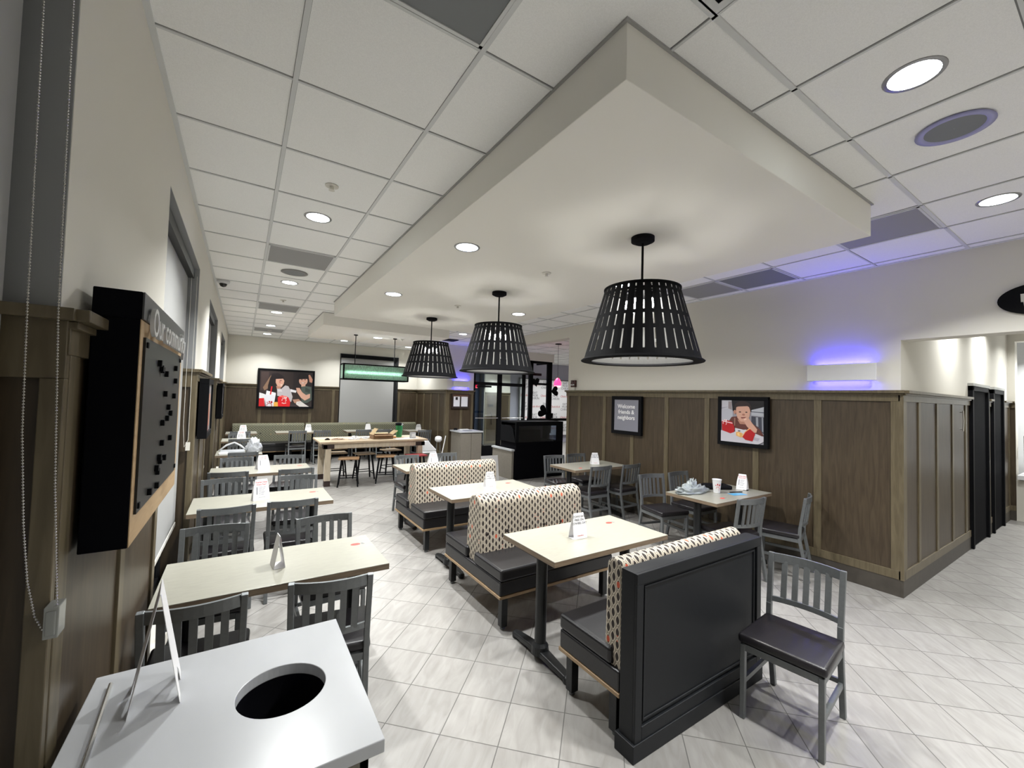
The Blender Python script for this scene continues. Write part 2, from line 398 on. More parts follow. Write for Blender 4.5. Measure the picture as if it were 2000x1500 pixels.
for k, (a, b) in enumerate([(YB, W0[0][0]), (W0[0][1], W0[1][0]), (W0[1][1], W0[2][0]), (W0[2][1], W0[3][0]), (W0[3][1], YF)]):
    st = [a+.035, b-.035] if b-a > .5 else []
    if k: st += [a+.67]
    wainscot(lambda u, t, z: (XL+t, u, z), a, b, st, tn, (.035 if k else 0, .035 if k < 4 else 0), post=(.02 if k else 0, .02 if k < 4 else 0)); tn += 1
    if k:   # wainscot return on the near jamb of the pilaster, behind the shade cord
        mb = MB(); mb.box(-.60, XL+.0, a-.006, a, .08, CAP-.02, 0); mb.box(-.60, XL+.02, a-.024, a, CAP-.16, CAP-.02, 1)
        mb.box(XL-.020, XL+.02, a-.026, a, .08, CAP-.16, 1); mb.box(-.60, XL+.035, a-.05, a, CAP-.028, CAP, 1)
        struct(mb, 'trim_%d' % tn, ['panel', 'trimw'], bevel=.002); tn += 1
wainscot(lambda u, t, z: (u, YF-t, z), XL, 2.27, [.38, .94, 1.55, 2.13], tn); tn += 1
wainscot(lambda u, t, z: (u, YF-t, z), 3.93, 4.54, [3.98], tn); tn += 1
wainscot(lambda u, t, z: (4.54-t, u, z), 10.18, YF, [12.37, 11.75, 11.2, 10.65, 10.23], tn, (.035, 0), post=(.0, 0)); tn += 1
struct(MB().box(4.516, 4.55, 10.156, 10.19, .155, CAP-.045, 0).box(4.52, 4.54, 10.16, 10.18, 0, .155, 1), 'trim_%d' % tn, ['trimw', 'basetile']); tn += 1
wainscot(lambda u, t, z: (u, 10.18-t, z), 4.54, 5.34, [4.585, 4.97, 5.30], tn, (.0, .03), post=(.0, .0)); tn += 1
wainscot(lambda u, t, z: (XR-t, u, z), YC, 5.98, [5.64, 5.02, 4.42, 3.80, 3.18, 2.56, 1.93, 1.305, 5.95], tn, (.035, .035), post=(.0, .02)); tn += 1
struct(MB().box(XR-.024, XR+.012, YC-.024, YC+.012, .155, CAP-.045, 0).box(XR-.020, XR, YC-.020, YC, 0, .155, 1), 'trim_%d' % tn, ['trimw', 'basetile']); tn += 1
TRIM_X = wainscot(lambda u, t, z: (u, YC-t, z), XR, 7.70, [5.186, 5.62, 6.25, 6.88, 7.5], tn, (.0, .0), post=(.0, 0)); tn += 1
wainscot(lambda u, t, z: (u, YC-t, z), 8.74, 8.96, [8.85], tn); tn += 1
wainscot(lambda u, t, z: (u, YC-t, z), 9.82, 10.4, [9.85, 10.35], tn); tn += 1
wainscot(lambda u, t, z: (10.4-t, u, z), 1.19, YC, [], tn); tn += 1
wainscot(lambda u, t, z: (u, 12.3-t, z), 6.9, 7.9, [6.93, 7.4, 7.87], tn); tn += 1
struct(MB().box(6.9, 7.9, 12.3, 12.5, 0, H), 'wall_vestibule', 'paint')

SHADES = []
# tall windows of the left wall with roller shades
for k, (a, b) in enumerate(W0):
    f = MB(); f.box(-.56, -.52, a, a+.05, .08, 2.78).box(-.56, -.52, b-.05, b, .08, 2.78).box(-.56, -.52, a, b, 2.73, 2.78).box(-.56, -.52, a, b, .08, .14).box(-.56, -.52, a, b, .95, 1.0)
    w = struct(f, 'window_%d' % (k+1), 'alu')
    p = MB().box(-.545, -.540, a+.05, b-.05, .14, 2.73).build('window_pane', 'darkglass', w)
    rv = MB().box(-.56, XL-.001, a, a+.004, CAP, 2.78).box(-.56, XL-.001, b-.004, b, CAP, 2.78).box(-.56, XL-.001, a, b, 2.776, 2.78).build('window_reveal', 'reveal', w)
    wh = ['beside the camera at the left edge', 'behind the community board', 'third from the camera', 'nearest the far wall'][k]
    t = thing('roller_shade', 'grey roller shade lowered in the left wall window %s' % wh, 'blind', (-.44, (a+b)/2, 2.77), 0, 'roller shades in the left windows')
    L = (b-a)/2-.04
    MB().box(-.003, .003, -L, L, -2.19, -.06).build('shade_cloth', 'shade', t)
    MB().box(-.008, .008, -L, L, -2.215, -2.185).build('hem_bar', 'cream', t)
    MB().box(-.04, .045, -L, L, -.085, -.008).build('valance', 'alu', t)
    SHADES.append(t)
# blind chains, each a part of its shade
def sphere(mb, c, r, m=0, n=5):
    prof = [(max(.0001, r*math.sin(PI*k/4)), c[2]-r*math.cos(PI*k/4)) for k in range(5)]
    mb.lathe(prof, c[0], c[1], n, m)
def chain_along(mb, pts, step, r):
    acc = 0
    for p, q in zip(pts, pts[1:]):
        p = Vector(p); q = Vector(q); L = (q-p).length; d = acc
        while d < L: sphere(mb, p+(q-p)*(d/L), r); d += step
        acc = d-L
    mb.tube(pts, r*.25, 4)
sh0 = SHADES[0]; off = Vector(sh0.location)
mb = MB(); yc_ = 1.305
pts = [(-.356, yc_, 2.72), (-.347, yc_, 1.9), (-.334, yc_, 1.5), (-.319, yc_, 1.235)]
chain_along(mb, [Vector(p)-off for p in pts], .0066, .0022)
pts = [(-.401, yc_, 2.72), (-.393, yc_, 1.9), (-.388, yc_, 1.62), (-.377, yc_, 1.42), (-.366, yc_, 1.30), (-.352, yc_, 1.225), (-.340, yc_, 1.195), (-.332, yc_, 1.185)]
chain_along(mb, [Vector(p)-off for p in pts], .0066, .0022)
c = mb.build('beaded_chain', mat('steel_beads', (.62, .60, .56, 1), .25, .8), sh0); c['label'] = 'beaded metal pull chain'
c = MB().box(-.338-off.x, -.314-off.x, 1.300-off.y, 1.344-off.y, 1.172-off.z, 1.240-off.z).box(-.334-off.x, -.318-off.x, 1.296-off.y, 1.301-off.y, 1.18-off.z, 1.232-off.z).build('tension_clip', mat('clear_clip', (.40, .41, .39, 1), .25, trans=.4), sh0, bevel=.002)
sh1 = SHADES[1]; off = Vector(sh1.location)
c = MB().tube([Vector(p)-off for p in ((-.41, 4.52, 2.7), (-.412, 4.52, 1.4), (-.40, 4.52, 1.22), (-.375, 4.52, 1.28), (-.372, 4.52, 2.7))], .0015, 5).build('pull_cord', 'cream', sh1)
MB().box(-.39-off.x, -.36-off.x, 4.515-off.y, 4.53-off.y, 1.19-off.z, 1.26-off.z).build('tension_clip', 'cream', sh1)

# far wall window with shade behind the banquette
f = MB(); f.box(2.27, 3.93, YF-.004, YF, .1, 2.84)
w = struct(f, 'window_5', 'alu')
MB().box(3.86, 3.93, YF-.03, YF-.004, .1, 2.8).box(2.27, 3.93, YF-.03, YF-.004, 2.77, 2.84).build('window_frame', 'alu', w)
t = thing('roller_shade', 'wide grey roller shade lowered over the far wall window', 'blind', (3.07, YF-.05, 2.72))
MB().box(-.78, .72, -.004, .004, -1.9, .03).build('shade_cloth', 'shade', t)
MB().box(-.79, .80, -.05, .02, .0, .095).build('valance', 'black', t)

# restroom doors (dark) on the corridor wall
for k, (a, b) in enumerate([(7.72, 8.70), (8.99, 9.78)]):
    f = MB(); f.box(a, a+.06, YC-.045, YC, 0, 2.04).box(b-.06, b, YC-.045, YC, 0, 2.04).box(a, b, YC-.045, YC, 1.98, 2.04)
    d = struct(f, 'door_%d' % (k+1), 'black', bevel=.003)
    MB().box(a+.06, b-.06, YC-.02, YC-.001, .01, 1.98).build('door_leaf', 'navy', d, bevel=.002)
    MB().box(a-.01, b+.01, YC-.05, YC, 2.04, 2.075).build('door_head', mat('pale_door_head', (.30, .30, .28, 1), .5), d)
d = bpy.data.objects.new('pull_handle', None); COL.objects.link(d); d.location = (7.15, YC-.025, 1.6); d.parent = TRIM_X
MB().tube([(0, -.03, -.12), (0, -.035, 0), (0, -.03, .12)], .007, 8).tube([(0, 0, -.1), (0, -.032, -.1)], .005).tube([(0, 0, .1), (0, -.032, .1)], .005).build('grip', 'chrome', d)

# kitchen pass-through at far right
k = thing('service_counter', 'white counter in the bright opening at the right edge', 'counter', (10.5, .3, 0))
MB().box(-.2, 1.1, -2.5, .87, .66, .73).build('countertop', 'white', k, bevel=.004)
MB().box(-.08, .0, -2.5, .86, .64, .66).build('apron', 'greige', k)
k = thing('monitor', 'black monitor on the counter at the right edge', 'monitor', (10.6, .93, .73))
MB().box(-.03, .03, -.3, .2, .18, .62).build('screen', 'black', k, bevel=.01)
MB().box(-.1, .1, -.16, .04, 0, .02).box(-.02, .02, -.08, -.04, .02, .2).build('stand', 'black', k)

# ------------------------------------------------------------------ lights
def area(x, y, z, power, size=.15, spread=150, col=(.985, 1, .985), rot=(0, 0, 0)):
    l = bpy.data.lights.new('downlight_beam', 'AREA'); l.shape = 'DISK'; l.size = size; l.energy = power; l.color = col; l.spread = math.radians(spread)
    o = bpy.data.objects.new('downlight_beam', l); COL.objects.link(o); o.location = (x, y, z); o.rotation_euler = rot; return o
PW = 22
def make_down():
    t = thing('downlight', '', 'downlight')
    MB().lathe([(.083, -.003), (.098, -.004), (.101, 0), (.083, 0)], n=32, cap=False).build('trim_ring', mat('downlight_trim', (.35, .35, .36, 1), .3, .5), t, smooth=True)
    MB().lathe([(.085, -.0015), (.001, -.0015)], n=32, cap=False).build('lens', 'lens', t)
    return t
D0 = make_down(); used = False
DL = [(.444, 3.58, H, 'round white downlight in the ceiling, nearest of the left aisle row', 1), (.444, 5.95, H, 'second round downlight of the left aisle row, past the grey vent', 1),
      (.444, 8.35, H, 'third round downlight of the left aisle row', 1), (.444, 10.13, H, 'fourth round downlight of the left aisle row', 1), (.444, 11.66, H, 'round downlight of the left aisle row nearest the far wall', 1),
      (2.28, .52, H, 'large round downlight at the upper right, nearest the camera', .85), (4.09, .53, H, 'round downlight in the ceiling at the right edge', .8),
      (1.42, 2.89, 2.884, 'downlight in the dropped soffit, near left of its four', .85), (1.42, 4.77, 2.884, 'downlight in the dropped soffit, far left of its four', .75),
      (3.16, 2.87, 2.884, 'downlight in the soffit partly behind the big near pendant', .85), (3.16, 4.76, 2.884, 'downlight in the soffit right of the middle pendant', .75),
      (2.30, 8.70, 2.884, 'downlight in the small far soffit above the green lantern', 1), (2.2, 11.6, H, 'small downlight near the far wall left of the lantern rods', 1), (3.97, 11.7, H, 'small downlight near the far wall right of the lantern', 1),
      (4.05, 8.3, H, 'downlight near the ceiling diffuser above the far cabinet', 1), (7.58, 10.9, H, 'downlight in the lobby ceiling beyond the glass doors', 1.3)]
for x, y, z, lab, p in DL:
    if not used: D0.location = (x, y, z); D0['label'] = lab; D0['group'] = 'recessed ceiling downlights'; used = True
    else: dup(D0, (x, y, z), 0, lab, 'recessed ceiling downlights')
    area(x, y, z-.012, PW*p*(.5 if y > 11 and x < 5 else 1), spread=(125 if z > 3 else 150))
for x, y, z, p in [(2.6, -1.3, H, .9), (4.09, -1.6, H, .8), (9.6, 11.6, H, .45), (10.8, 11.6, H, .45), (6.3, 8.4, H, .8), (8.5, 8.4, H, .7), (6.8, .95, 3.0, .38), (8.4, .98, 3.0, .42), (9.9, .6, 3.0, .4), (11.1, .6, 2.9, 1.0), (6.2, 11.4, H, .5), (7.6, -.8, 3.0, .6)]:  # unseen lamps, no fixtures; the pair by the banner is added to brighten it
    area(x, y, z-.012, PW*p, spread=140)

# ------------------------------------------------------------------ ceiling devices
def vent(cx, cy, label, m='vent2', big=False):
    x0 = GX+GP*cx+.012; y0 = GY+GP*cy+.012; s = GP-.024
    t = thing('return_vent', label, 'vent', (x0+s/2, y0+s/2, H), 0, 'perforated ceiling vents')
    h = s/2
    MB().box(-h+.012, h-.012, -h+.012, h-.012, -.004, -.001).build('grille', m, t)
    f = MB(); f.box(-h, h, -h, -h+.014, -.008, -.001).box(-h, h, h-.014, h, -.008, -.001).box(-h, -h+.014, -h, h, -.008, -.001).box(h-.014, h, -h, h, -.008, -.001)
    f.build('frame', 'grid', t)
vent(0, -2, 'large perforated grey vent at the top edge of the ceiling', 'greyvent')
vent(0, 4, 'grey ceiling vent in the left aisle before the ceiling speaker')
vent(0, 9, 'second grey ceiling vent along the left aisle')
vent(0, 14, 'grey ceiling vent nearest the far wall')
vent(6, -2, 'grey ceiling vent beside the soffit corner at the right')
vent(7, 0, 'dark grey ceiling vent right of the near pendant', 'greyvent')
vent(7, 1, 'grey ceiling vent just behind the dark vent, by the near pendant')
vent(7, 3, 'grey ceiling vent seen left of the near pendant top')
# slot diffuser at the top edge
t = thing('supply_diffuser', 'square black-slotted air diffuser at the top edge', 'vent', (GX+GP*1.5, GY+GP*-2.5, H))
for k, r in enumerate((.285, .22, .15, .08)):
    mb = MB()
    w_ = .016
    for a in (-1, 1): mb.box(-r-w_, r+w_, a*r-w_, a*r+w_, -.006-.003*k, -.001).box(a*r-w_, a*r+w_, -r+w_, r-w_, -.006-.003*k, -.001)
    mb.build('louvre', 'grid', t)
MB().box(-.27, .27, -.27, .27, -.004, -.0005).build('slot', 'navy', t)
t = thing('supply_diffuser', 'small dark slot diffuser in the far ceiling by the cabinet', 'vent', (4.2, 9.3, H))
MB().box(-.15, .15, -.15, .15, -.03, -.001).build('slot', 'black', t)
MB().box(-.2, .2, -.2, .2, -.010, -.001).build('frame', 'grid', t)
def speaker(x, y, z, label, mring):
    t = thing('ceiling_speaker', label, 'speaker', (x, y, z))
    MB().lathe([(.135, -.002), (.14, -.008), (.112, -.012), (.105, -.004)], n=36, cap=False).build('bezel', mring, t, smooth=True)
    MB().lathe([(.11, -.006), (.001, -.006)], n=36, cap=False).build('grille', 'greyvent', t)
speaker(2.87, .51, H, 'round ceiling speaker with lilac rim below the big downlight', mat('lilac_rim', (.36, .36, .62, 1), .5))
speaker(.449, 5.40, H, 'grey round ceiling speaker in the left aisle', 'vent2')
def sprinkler(x, y, z, label):
    t = thing('sprinkler', label, 'sprinkler', (x, y, z), 0, 'concealed sprinkler covers')
    MB().lathe([(.042, -.001), (.042, -.006), (.001, -.007)], n=24, cap=False).build('cover_plate', 'cream', t)
    MB().lathe([(.012, -.006), (.012, -.03), (.02, -.032), (.001, -.034)], n=12, cap=False).build('head', 'cream', t)
for a in [(.444, 2.97, H, 'small round sprinkler cover nearest the camera in the left aisle'), (2.31, 3.03, 2.884, 'small round sprinkler cover in the soffit left of the near pendant'), (2.27, 4.83, 2.884, 'small round sprinkler cover in the soffit between the two far pendants'),
          (.46, 7.15, H, 'small sprinkler cover in the left aisle before the second vent'), (.46, 10.95, H, 'tiny sprinkler cover near the far end of the left aisle'), (2.75, 8.5, 2.884, 'tiny sprinkler cover above the green lantern')]:
    sprinkler(*a)
t = thing('dome_camera', 'small white ceiling dome camera with black eye near the left wall', 'camera', (-.262, 6.40, H))
MB().lathe([(.07, 0), (.07, -.02), (.055, -.04), (.05, -.04)], n=24).build('housing', 'white', t, smooth=True)
MB().lathe([(.042, -.035), (.042, -.05), (.03, -.072), (.01, -.082), (.001, -.083)], n=24, cap=False).build('dome', mat('black_dome', (.01, .01, .01, 1), .08), t, smooth=True)

# ------------------------------------------------------------------ pendants
def shade_mesh(rt, rb, zt, zb, n, m, thick):
    rows = [(1.0, 1), (.965, 0), (.925, 1), (.885, 0), (.60, 1), (.55, 0), (.40, 1), (.345, 0), (.085, 1), (0.0, 1)]
    # (v upper bound, next cell closed?) cell k spans rows[k]..rows[k+1]; closed if flag 1
    mb = MB(); gap = .17
    P = lambda a, v: ((rb+(rt-rb)*v)*math.cos(a), (rb+(rt-rb)*v)*math.sin(a), zb+(zt-zb)*v)
    for k in range(n):
        a0 = 2*PI*(k-gap/2)/n; a1 = 2*PI*(k+gap/2)/n; a2 = 2*PI*(k+1-gap/2)/n; am = (a1+a2)/2
        for q in range(len(rows)-1):
            v0, v1 = rows[q][0], rows[q+1][0]
            mb.add([P(a1, v0), P(am, v0), P(am, v1), P(a1, v1)], [(0, 1, 2, 3)], m); mb.add([P(am, v0), P(a2, v0), P(a2, v1), P(am, v1)], [(0, 1, 2, 3)], m)
            if rows[q][1]: mb.add([P(a0, v0), P(a1, v0), P(a1, v1), P(a0, v1)], [(0, 1, 2, 3)], m)
    bmw = mb
    return bmw
def make_pendant():
    t = thing('pendant_lamp', '', 'lamp')
    MB().lathe([(.001, -.045), (.05, -.045), (.08, -.03), (.08, -.001), (.001, -.001)], n=32, cap=False).build('canopy', 'lampblack', t)
    MB().tube([(0, 0, -.04), (0, 0, -.40)], .008, 12).build('rod', 'lampblack', t)
    s = shade_mesh(.2535, .3935, -.375, -.872, 34, 0, 0).build('drum_shade', 'lampblack', t, recalc=False)
    sm = s.modifiers.new('solid', 'SOLIDIFY'); sm.thickness = .0008; sm.offset = -1
    MB().lathe([(.250, -.372), (.262, -.372), (.262, -.382), (.250, -.382), (.250, -.372)], n=48, cap=False).build('top_rim', 'lampblack', t); MB().lathe([(.390, -.862), (.415, -.880), (.412, -.886), (.34, -.884), (.34, -.876), (.388, -.866)], n=48, cap=False).build('bottom_rim', 'lampblack', t, smooth=False)
    s2 = shade_mesh(.2522, .3922, -.375, -.872, 34, 0, 0).build('inner_liner', 'silver', t, recalc=False)
    mb = MB()
    for k in range(3): mb.bar((0, 0, -.385), (.25*math.cos(k*2.094), .25*math.sin(k*2.094), -.38), .012, .004)
    mb.lathe([(.001, -.395), (.13, -.395), (.13, -.41), (.001, -.41)], n=24, cap=False)
    mb.build('spider_arm', 'lampblack', t)
    for k in range(6):
        a = 2*PI*k/6+.3
        x, y = .105*math.cos(a), .105*math.sin(a)
        sck = MB().lathe([(.014, -.405), (.014, -.45), (.010, -.455)], x, y, 12).build('socket', 'lampblack', t)
        MB().lathe([(.008, -.452), (.018, -.475), (.02, -.49), (.014, -.515), (.001, -.527)], x, y, 14, cap=False).build('bulb', 'bulb', sck, smooth=True)
    return t
P0 = make_pendant()
PL = [((2.335, 1.95), 'large black slatted drum pendant, nearest and largest of three'), ((2.335, 3.91), 'black slatted drum pendant in the middle of the three'), ((2.335, 5.86), 'black slatted drum pendant, farthest and smallest of three')]
for k, ((x, y), lab) in enumerate(PL):
    if k == 0: P0.location = (x, y, 2.884); P0['label'] = lab; P0['group'] = 'slatted drum pendants over the booths'
    else: dup(P0, (x, y, 2.884), 0, lab, 'slatted drum pendants over the booths')
    area(x, y, 2.884-.56, 9, .22, 160, (1, .98, .93))
# green lantern
t = thing('linear_lantern', 'long green ribbed glass lantern hung from two black rods', 'lamp', (2.235, 8.55, 0))
X0, X1, Y0, Y1, Z0, Z1 = -.63, .63, -.15, .15, 2.00, 2.29
mb = MB()
for y in (Y0, Y1):
    for z in (Z0, Z1): mb.box(X0-.012, X1+.012, y-.012, y+.012, z-.012, z+.012)
    for x in (X0, X1): mb.box(x-.014, x+.014, y-.014, y+.014, Z0, Z1)
for x in (X0, X1):
    for z in (Z0, Z1): mb.box(x-.012, x+.012, Y0, Y1, z-.012, z+.012)
mb.build('frame', 'lampblack', t, bevel=.002)
MB().box(X0, X1, Y0-.003, Y0+.003, Z0, Z1).build('glass_panel', 'greenglass', t); MB().box(X0, X1, Y1-.003, Y1+.003, Z0, Z1).build('glass_panel', 'greenglass', t)
MB().box(X0-.003, X0+.003, Y0, Y1, Z0, Z1).build('glass_panel', 'greenglass', t); MB().box(X1-.003, X1+.003, Y0, Y1, Z0, Z1).build('glass_panel', 'greenglass', t)
MB().tube([(X0+.08, 0, 2.14), (X1-.08, 0, 2.14)], .022, 12).build('light_tube', 'greentube', t)
MB().box(X0, X1, Y0+.01, Y1-.01, Z1-.03, Z1-.02).build('top_plate', 'silver', t)
for x in (-.40, .38):
    MB().tube([(x, 0, Z1), (x, 0, 2.884)], .008, 8).build('rod', 'lampblack', t)
    MB().lathe([(.04, 2.868), (.04, 2.883), (.001, 2.883)], x, 0, 20).build('canopy', 'lampblack', t)
# red pendant in lobby
t = thing('mini_pendant', 'small glowing red glass pendant on a thin black cord', 'lamp', (6.57, 8.05, 0))
MB().lathe([(.08, H-.018), (.08, H-.001), (.001, H-.001)], n=24).build('canopy', 'lampblack', t)
MB().tube([(0, 0, H-.02), (0, 0, 2.24)], .004, 6).build('cord', 'lampblack', t)
MB().lathe([(.02, 2.25), (.05, 2.22), (.085, 2.15), (.092, 2.10), (.085, 2.06)], n=24, cap=False).build('glass_shade', 'redglass', t, smooth=True)
MB().lathe([(.085, 2.06), (.075, 2.03), (.06, 2.02), (.001, 2.02)], n=24, cap=False).build('rim', 'redglow', t, smooth=True)

# ------------------------------------------------------------------ dining chair
def make_chair():
    t = thing('dining_chair', '', 'chair')
    z_s = .455
    o = MB().prism([(-.205, .19), (.205, .19), (.195, -.205), (-.195, -.205)], .405, z_s, lambda u, v, z: (u, v, z)).build('seat', 'vinylseat', t, bevel=.018, seg=3, smooth=True)
    for s in (-1, 1):
        MB().bar((s*.180, .170, 0), (s*.180, .170, .40), .026, .030).build('leg', 'metal', t, bevel=.003)
        b = MB(); b.bar((s*.172, -.275, 0), (s*.175, -.20, .40), .028, .030, up=(0, 1, 0)).bar((s*.175, -.20, .395), (s*.175, -.205, .52), .028, .030, up=(0, 1, 0)).bar((s*.175, -.205, .515), (s*.178, -.248, .812), .028, .026, up=(0, 1, 0))
        b.build('leg', 'metal', t, bevel=.003)
        MB().bar((s*.180, .16, .20), (s*.172, -.235, .20), .020, .026).build('stretcher', 'metal', t)
    MB().bar((-.175, -.236, .21), (.175, -.236, .21), .016, .026).build('stretcher', 'metal', t)
    b = MB(); b.bar((-.18, .17, .385), (.18, .17, .385), .022, .036).bar((-.175, -.2, .385), (.175, -.2, .385), .022, .036)
    for s in (-1, 1): b.bar((s*.18, .17, .385), (s*.175, -.2, .385), .022, .036)
    b.build('seat_frame', 'metal', t)
    def curve(z, y, hgt, nm, th=.014):
        b = MB(); n = 10; pts = []
        for k in range(n+1):
            u = -1+2*k/n; pts.append((u*.168, y-.034*(1-u*u), z))
        vs = []; fs = []
        for x, yy, zz in pts: vs += [(x, yy-th/2, zz-hgt/2), (x, yy+th/2, zz-hgt/2), (x, yy+th/2, zz+hgt/2), (x, yy-th/2, zz+hgt/2)]
        for k in range(n):
            for q in range(4): fs.append((4*k+q, 4*k+(q+1) % 4, 4*k+4+(q+1) % 4, 4*k+4+q))
        fs += [(3, 2, 1, 0), tuple(4*n+q for q in range(4))]
        b.add(vs, fs); return b.build(nm, 'metal', t, smooth=False)
    curve(.785, -.243, .052, 'top_rail'); curve(.545, -.210, .030, 'lower_rail')
    for k in range(5):
        u = (-2+k)*.325; y = -.034*(1-u*u)
        MB().bar((u*.168, -.212+y, .55), (u*.168, -.241+y, .77), .030, .010, up=(0, 1, 0)).build('slat', 'metal', t)
    for s in (-1, 1): pass
    return t
C0 = make_chair()
GP1 = 'grey metal dining chairs with dark seats'
first = [True]
def chair(px, py, ang, label):
    """px,py = middle of the top rail; ang = direction the chair faces (deg from +x)"""
    a = math.radians(ang); f = Vector((math.cos(a), math.sin(a)))
    x = px+f.x*.235; y = py+f.y*.235; rz = a-PI/2
    if first[0]: C0.location = (x, y, 0); C0.rotation_euler = (0, 0, rz); C0['label'] = label; C0['group'] = GP1; first[0] = False
    else: dup(C0, (x, y, 0), rz, label, GP1)
chair(-.13, 2.24, 88, 'grey chair, left one pushed under the nearest left wall table')
chair(.41, 2.21, 80, 'grey chair, right one pushed under the nearest left wall table')
chair(-.11, 3.40, 265, 'grey chair behind the nearest left wall table, by the wall')
chair(.55, 3.33, 272, 'grey chair behind the nearest left wall table, on the aisle side')
chair(-.06, 3.94, 92, 'grey chair on the near side of the second left table, by the wall')
chair(.40, 3.96, 88, 'grey chair on the near side of the second left table, by the aisle')
chair(-.12, 5.17, 275, 'grey chair behind the second left table, by the wall')
chair(.55, 5.08, 262, 'grey chair behind the second left table, by the aisle')
chair(-.09, 5.60, 85, 'grey chair in front of the third left table, by the wall')
chair(.58, 5.56, 93, 'grey chair in front of the third left table, by the aisle')
chair(-.02, 6.72, 273, 'grey chair behind the third left table, by the wall')
chair(.60, 6.74, 260, 'grey chair behind the third left table, by the aisle')
chair(.05, 7.30, 96, 'grey chair in front of the left table holding plastic bags')
chair(.01, 9.33, 92, 'grey chair in front of the fifth left table')
chair(-.02, 10.50, 268, 'grey chair behind the fifth left table')
chair(.0, 10.98, 90, 'grey chair at the corner table beside the long banquette')
chair(1.13, 10.93, 93, 'grey chair facing the banquette, leftmost behind the stools')
chair(1.66, 10.93, 88, 'grey chair facing the banquette, second from the left behind the timber table')
chair(2.63, 10.93, 90, 'grey chair facing the banquette, behind the cardboard box')
chair(3.14, 10.93, 87, 'grey chair facing the banquette, behind the green jug')
chair(4.08, 10.47, 95, 'grey chair at the small table in the far right corner')
chair(2.12, 6.12, 272, 'grey chair behind the farthest booth table, left one')
chair(2.76, 6.14, 268, 'grey chair behind the farthest booth table, right one')
chair(4.28, 5.28, 262, 'grey chair behind the right wall far table, left one')
chair(4.77, 5.30, 266, 'grey chair behind the right wall far table, next to the wall')
chair(4.22, 4.18, 88, 'grey chair in front of the right wall far table, left one')
chair(4.78, 4.13, 92, 'grey chair in front of the right wall far table, next to the wall')
chair(4.37, 3.44, 258, 'grey chair pulled out behind the table with the cup, left one')
chair(4.86, 3.40, 268, 'grey chair behind the table with the cup, beside the wall')
chair(4.20, 2.14, 80, 'grey chair in front of the table with the cup, left one')
chair(4.86, 1.93, 106, 'grey chair seen side-on, close to the wall before the panelling corner')
chair(2.81, 1.12, 187, 'grey chair standing alone behind the black booth partition, nearest the camera at right')

# ------------------------------------------------------------------ tables
def sticker(parent, x, y, z, rz=0):
    n = 20; mb = MB(); mb.lathe([(.024, z+.0002), (.024, z+.0008), (.001, z+.0008)], x, y, 20, sx=1.25, sy=.8)
    s = mb.build('sticker', 'red', parent); s['label'] = 'red round sticker'
    p = MB()
    for k in range(3): p.box(x+.035, x+.035+.02*(1-.2*k), y-.012+k*.010, y-.007+k*.010, z+.0002, z+.0006)
    p.build('sticker_print', 'ink', s)
def make_table(w, d, h, label, loc, rz=0, cols=(-.40, .40), stick=None, group='cream laminate dining tables'):
    t = thing('dining_table', label, 'table', loc, rz, group)
    MB().box(-w/2, w/2, -d/2, d/2, h-.004, h).build('tabletop', 'laminate', t, bevel=.0015)
    MB().box(-w/2, w/2, -d/2, d/2, h-.034, h-.004).build('table_edge', 'edge', t)
    for x in cols:
        c = MB(); c.tube([(x, 0, .07), (x, 0, h-.05)], .038, 20); c.lathe([(.06, .04), (.055, .09), (.04, .11)], x, 0, 20); c.box(x-.11, x+.11, -.11, .11, h-.05, h-.034)
        co = c.build('column', 'castiron', t, smooth=False)
        b = MB(); L = min(d/2+.04, .30)
        for s in (-1, 1):
            b.bar((x, s*.03, .052), (x, s*(L-.02), .030), .075, .04, w2=.055, d2=.03); b.lathe([(.03, .0), (.03, .03), (.02, .045)], x, s*(L-.02), 14)
        b.build('base_foot', 'castiron', t, bevel=.008)
    if stick: sticker(t, stick[0], stick[1], h)
    return t
HT = .75
make_table(1.06, .56, HT, 'long cream table against the left wall, nearest the camera', (.222, 2.685, 0), 0, stick=(.43, .12))
make_table(1.06, .58, HT, 'long cream table against the left wall, second from the camera', (.205, 4.35, 0), 0, stick=(.41, .12))
make_table(1.06, .58, HT, 'long cream table against the left wall, third from the camera', (.245, 6.02, 0), 0, stick=(.43, .12))
make_table(.60, .58, HT, 'cream table against the left wall covered with plastic bags', (.00, 7.78, 0), 0, cols=(0,))
make_table(.6, .58, HT, 'cream table against the left wall before the far corner', (.00, 9.80, 0), 0, cols=(0,))
make_table(.6, .6, HT, 'cream corner table at the left end of the banquette', (.02, 11.42, 0), 0, cols=(0,))
make_table(1.06, .58, HT, 'cream booth table nearest the camera in the middle of the room', (2.13, 2.235, 0), 0, stick=(.36, .13))
make_table(1.06, .58, HT, 'cream booth table between the two double benches', (2.22, 3.88, 0), 0, stick=(.36, .13))
make_table(1.08, .58, HT, 'cream booth table farthest from the camera', (2.33, 5.46, 0), 0, stick=(.38, .13))
make_table(1.06, .56, HT, 'cream table by the right wall below the welcome sign', (4.41, 4.60, 0), 0, stick=(-.33, -.16))
make_table(1.07, .58, HT, 'cream table by the right wall with a cup and plastic bag', (4.44, 2.60, 0), 0, stick=(-.25, -.18))
make_table(1.06, .58, HT, 'cream table at the banquette left of the timber table', (1.23, 11.42, 0), 0, cols=(-.2, .3))
make_table(1.06, .58, HT, 'cream table at the banquette behind the cardboard box', (2.80, 11.42, 0), 0)
make_table(.62, .58, HT, 'small cream table at the right end of the banquette', (4.10, 11.15, 0), 0, cols=(0,))

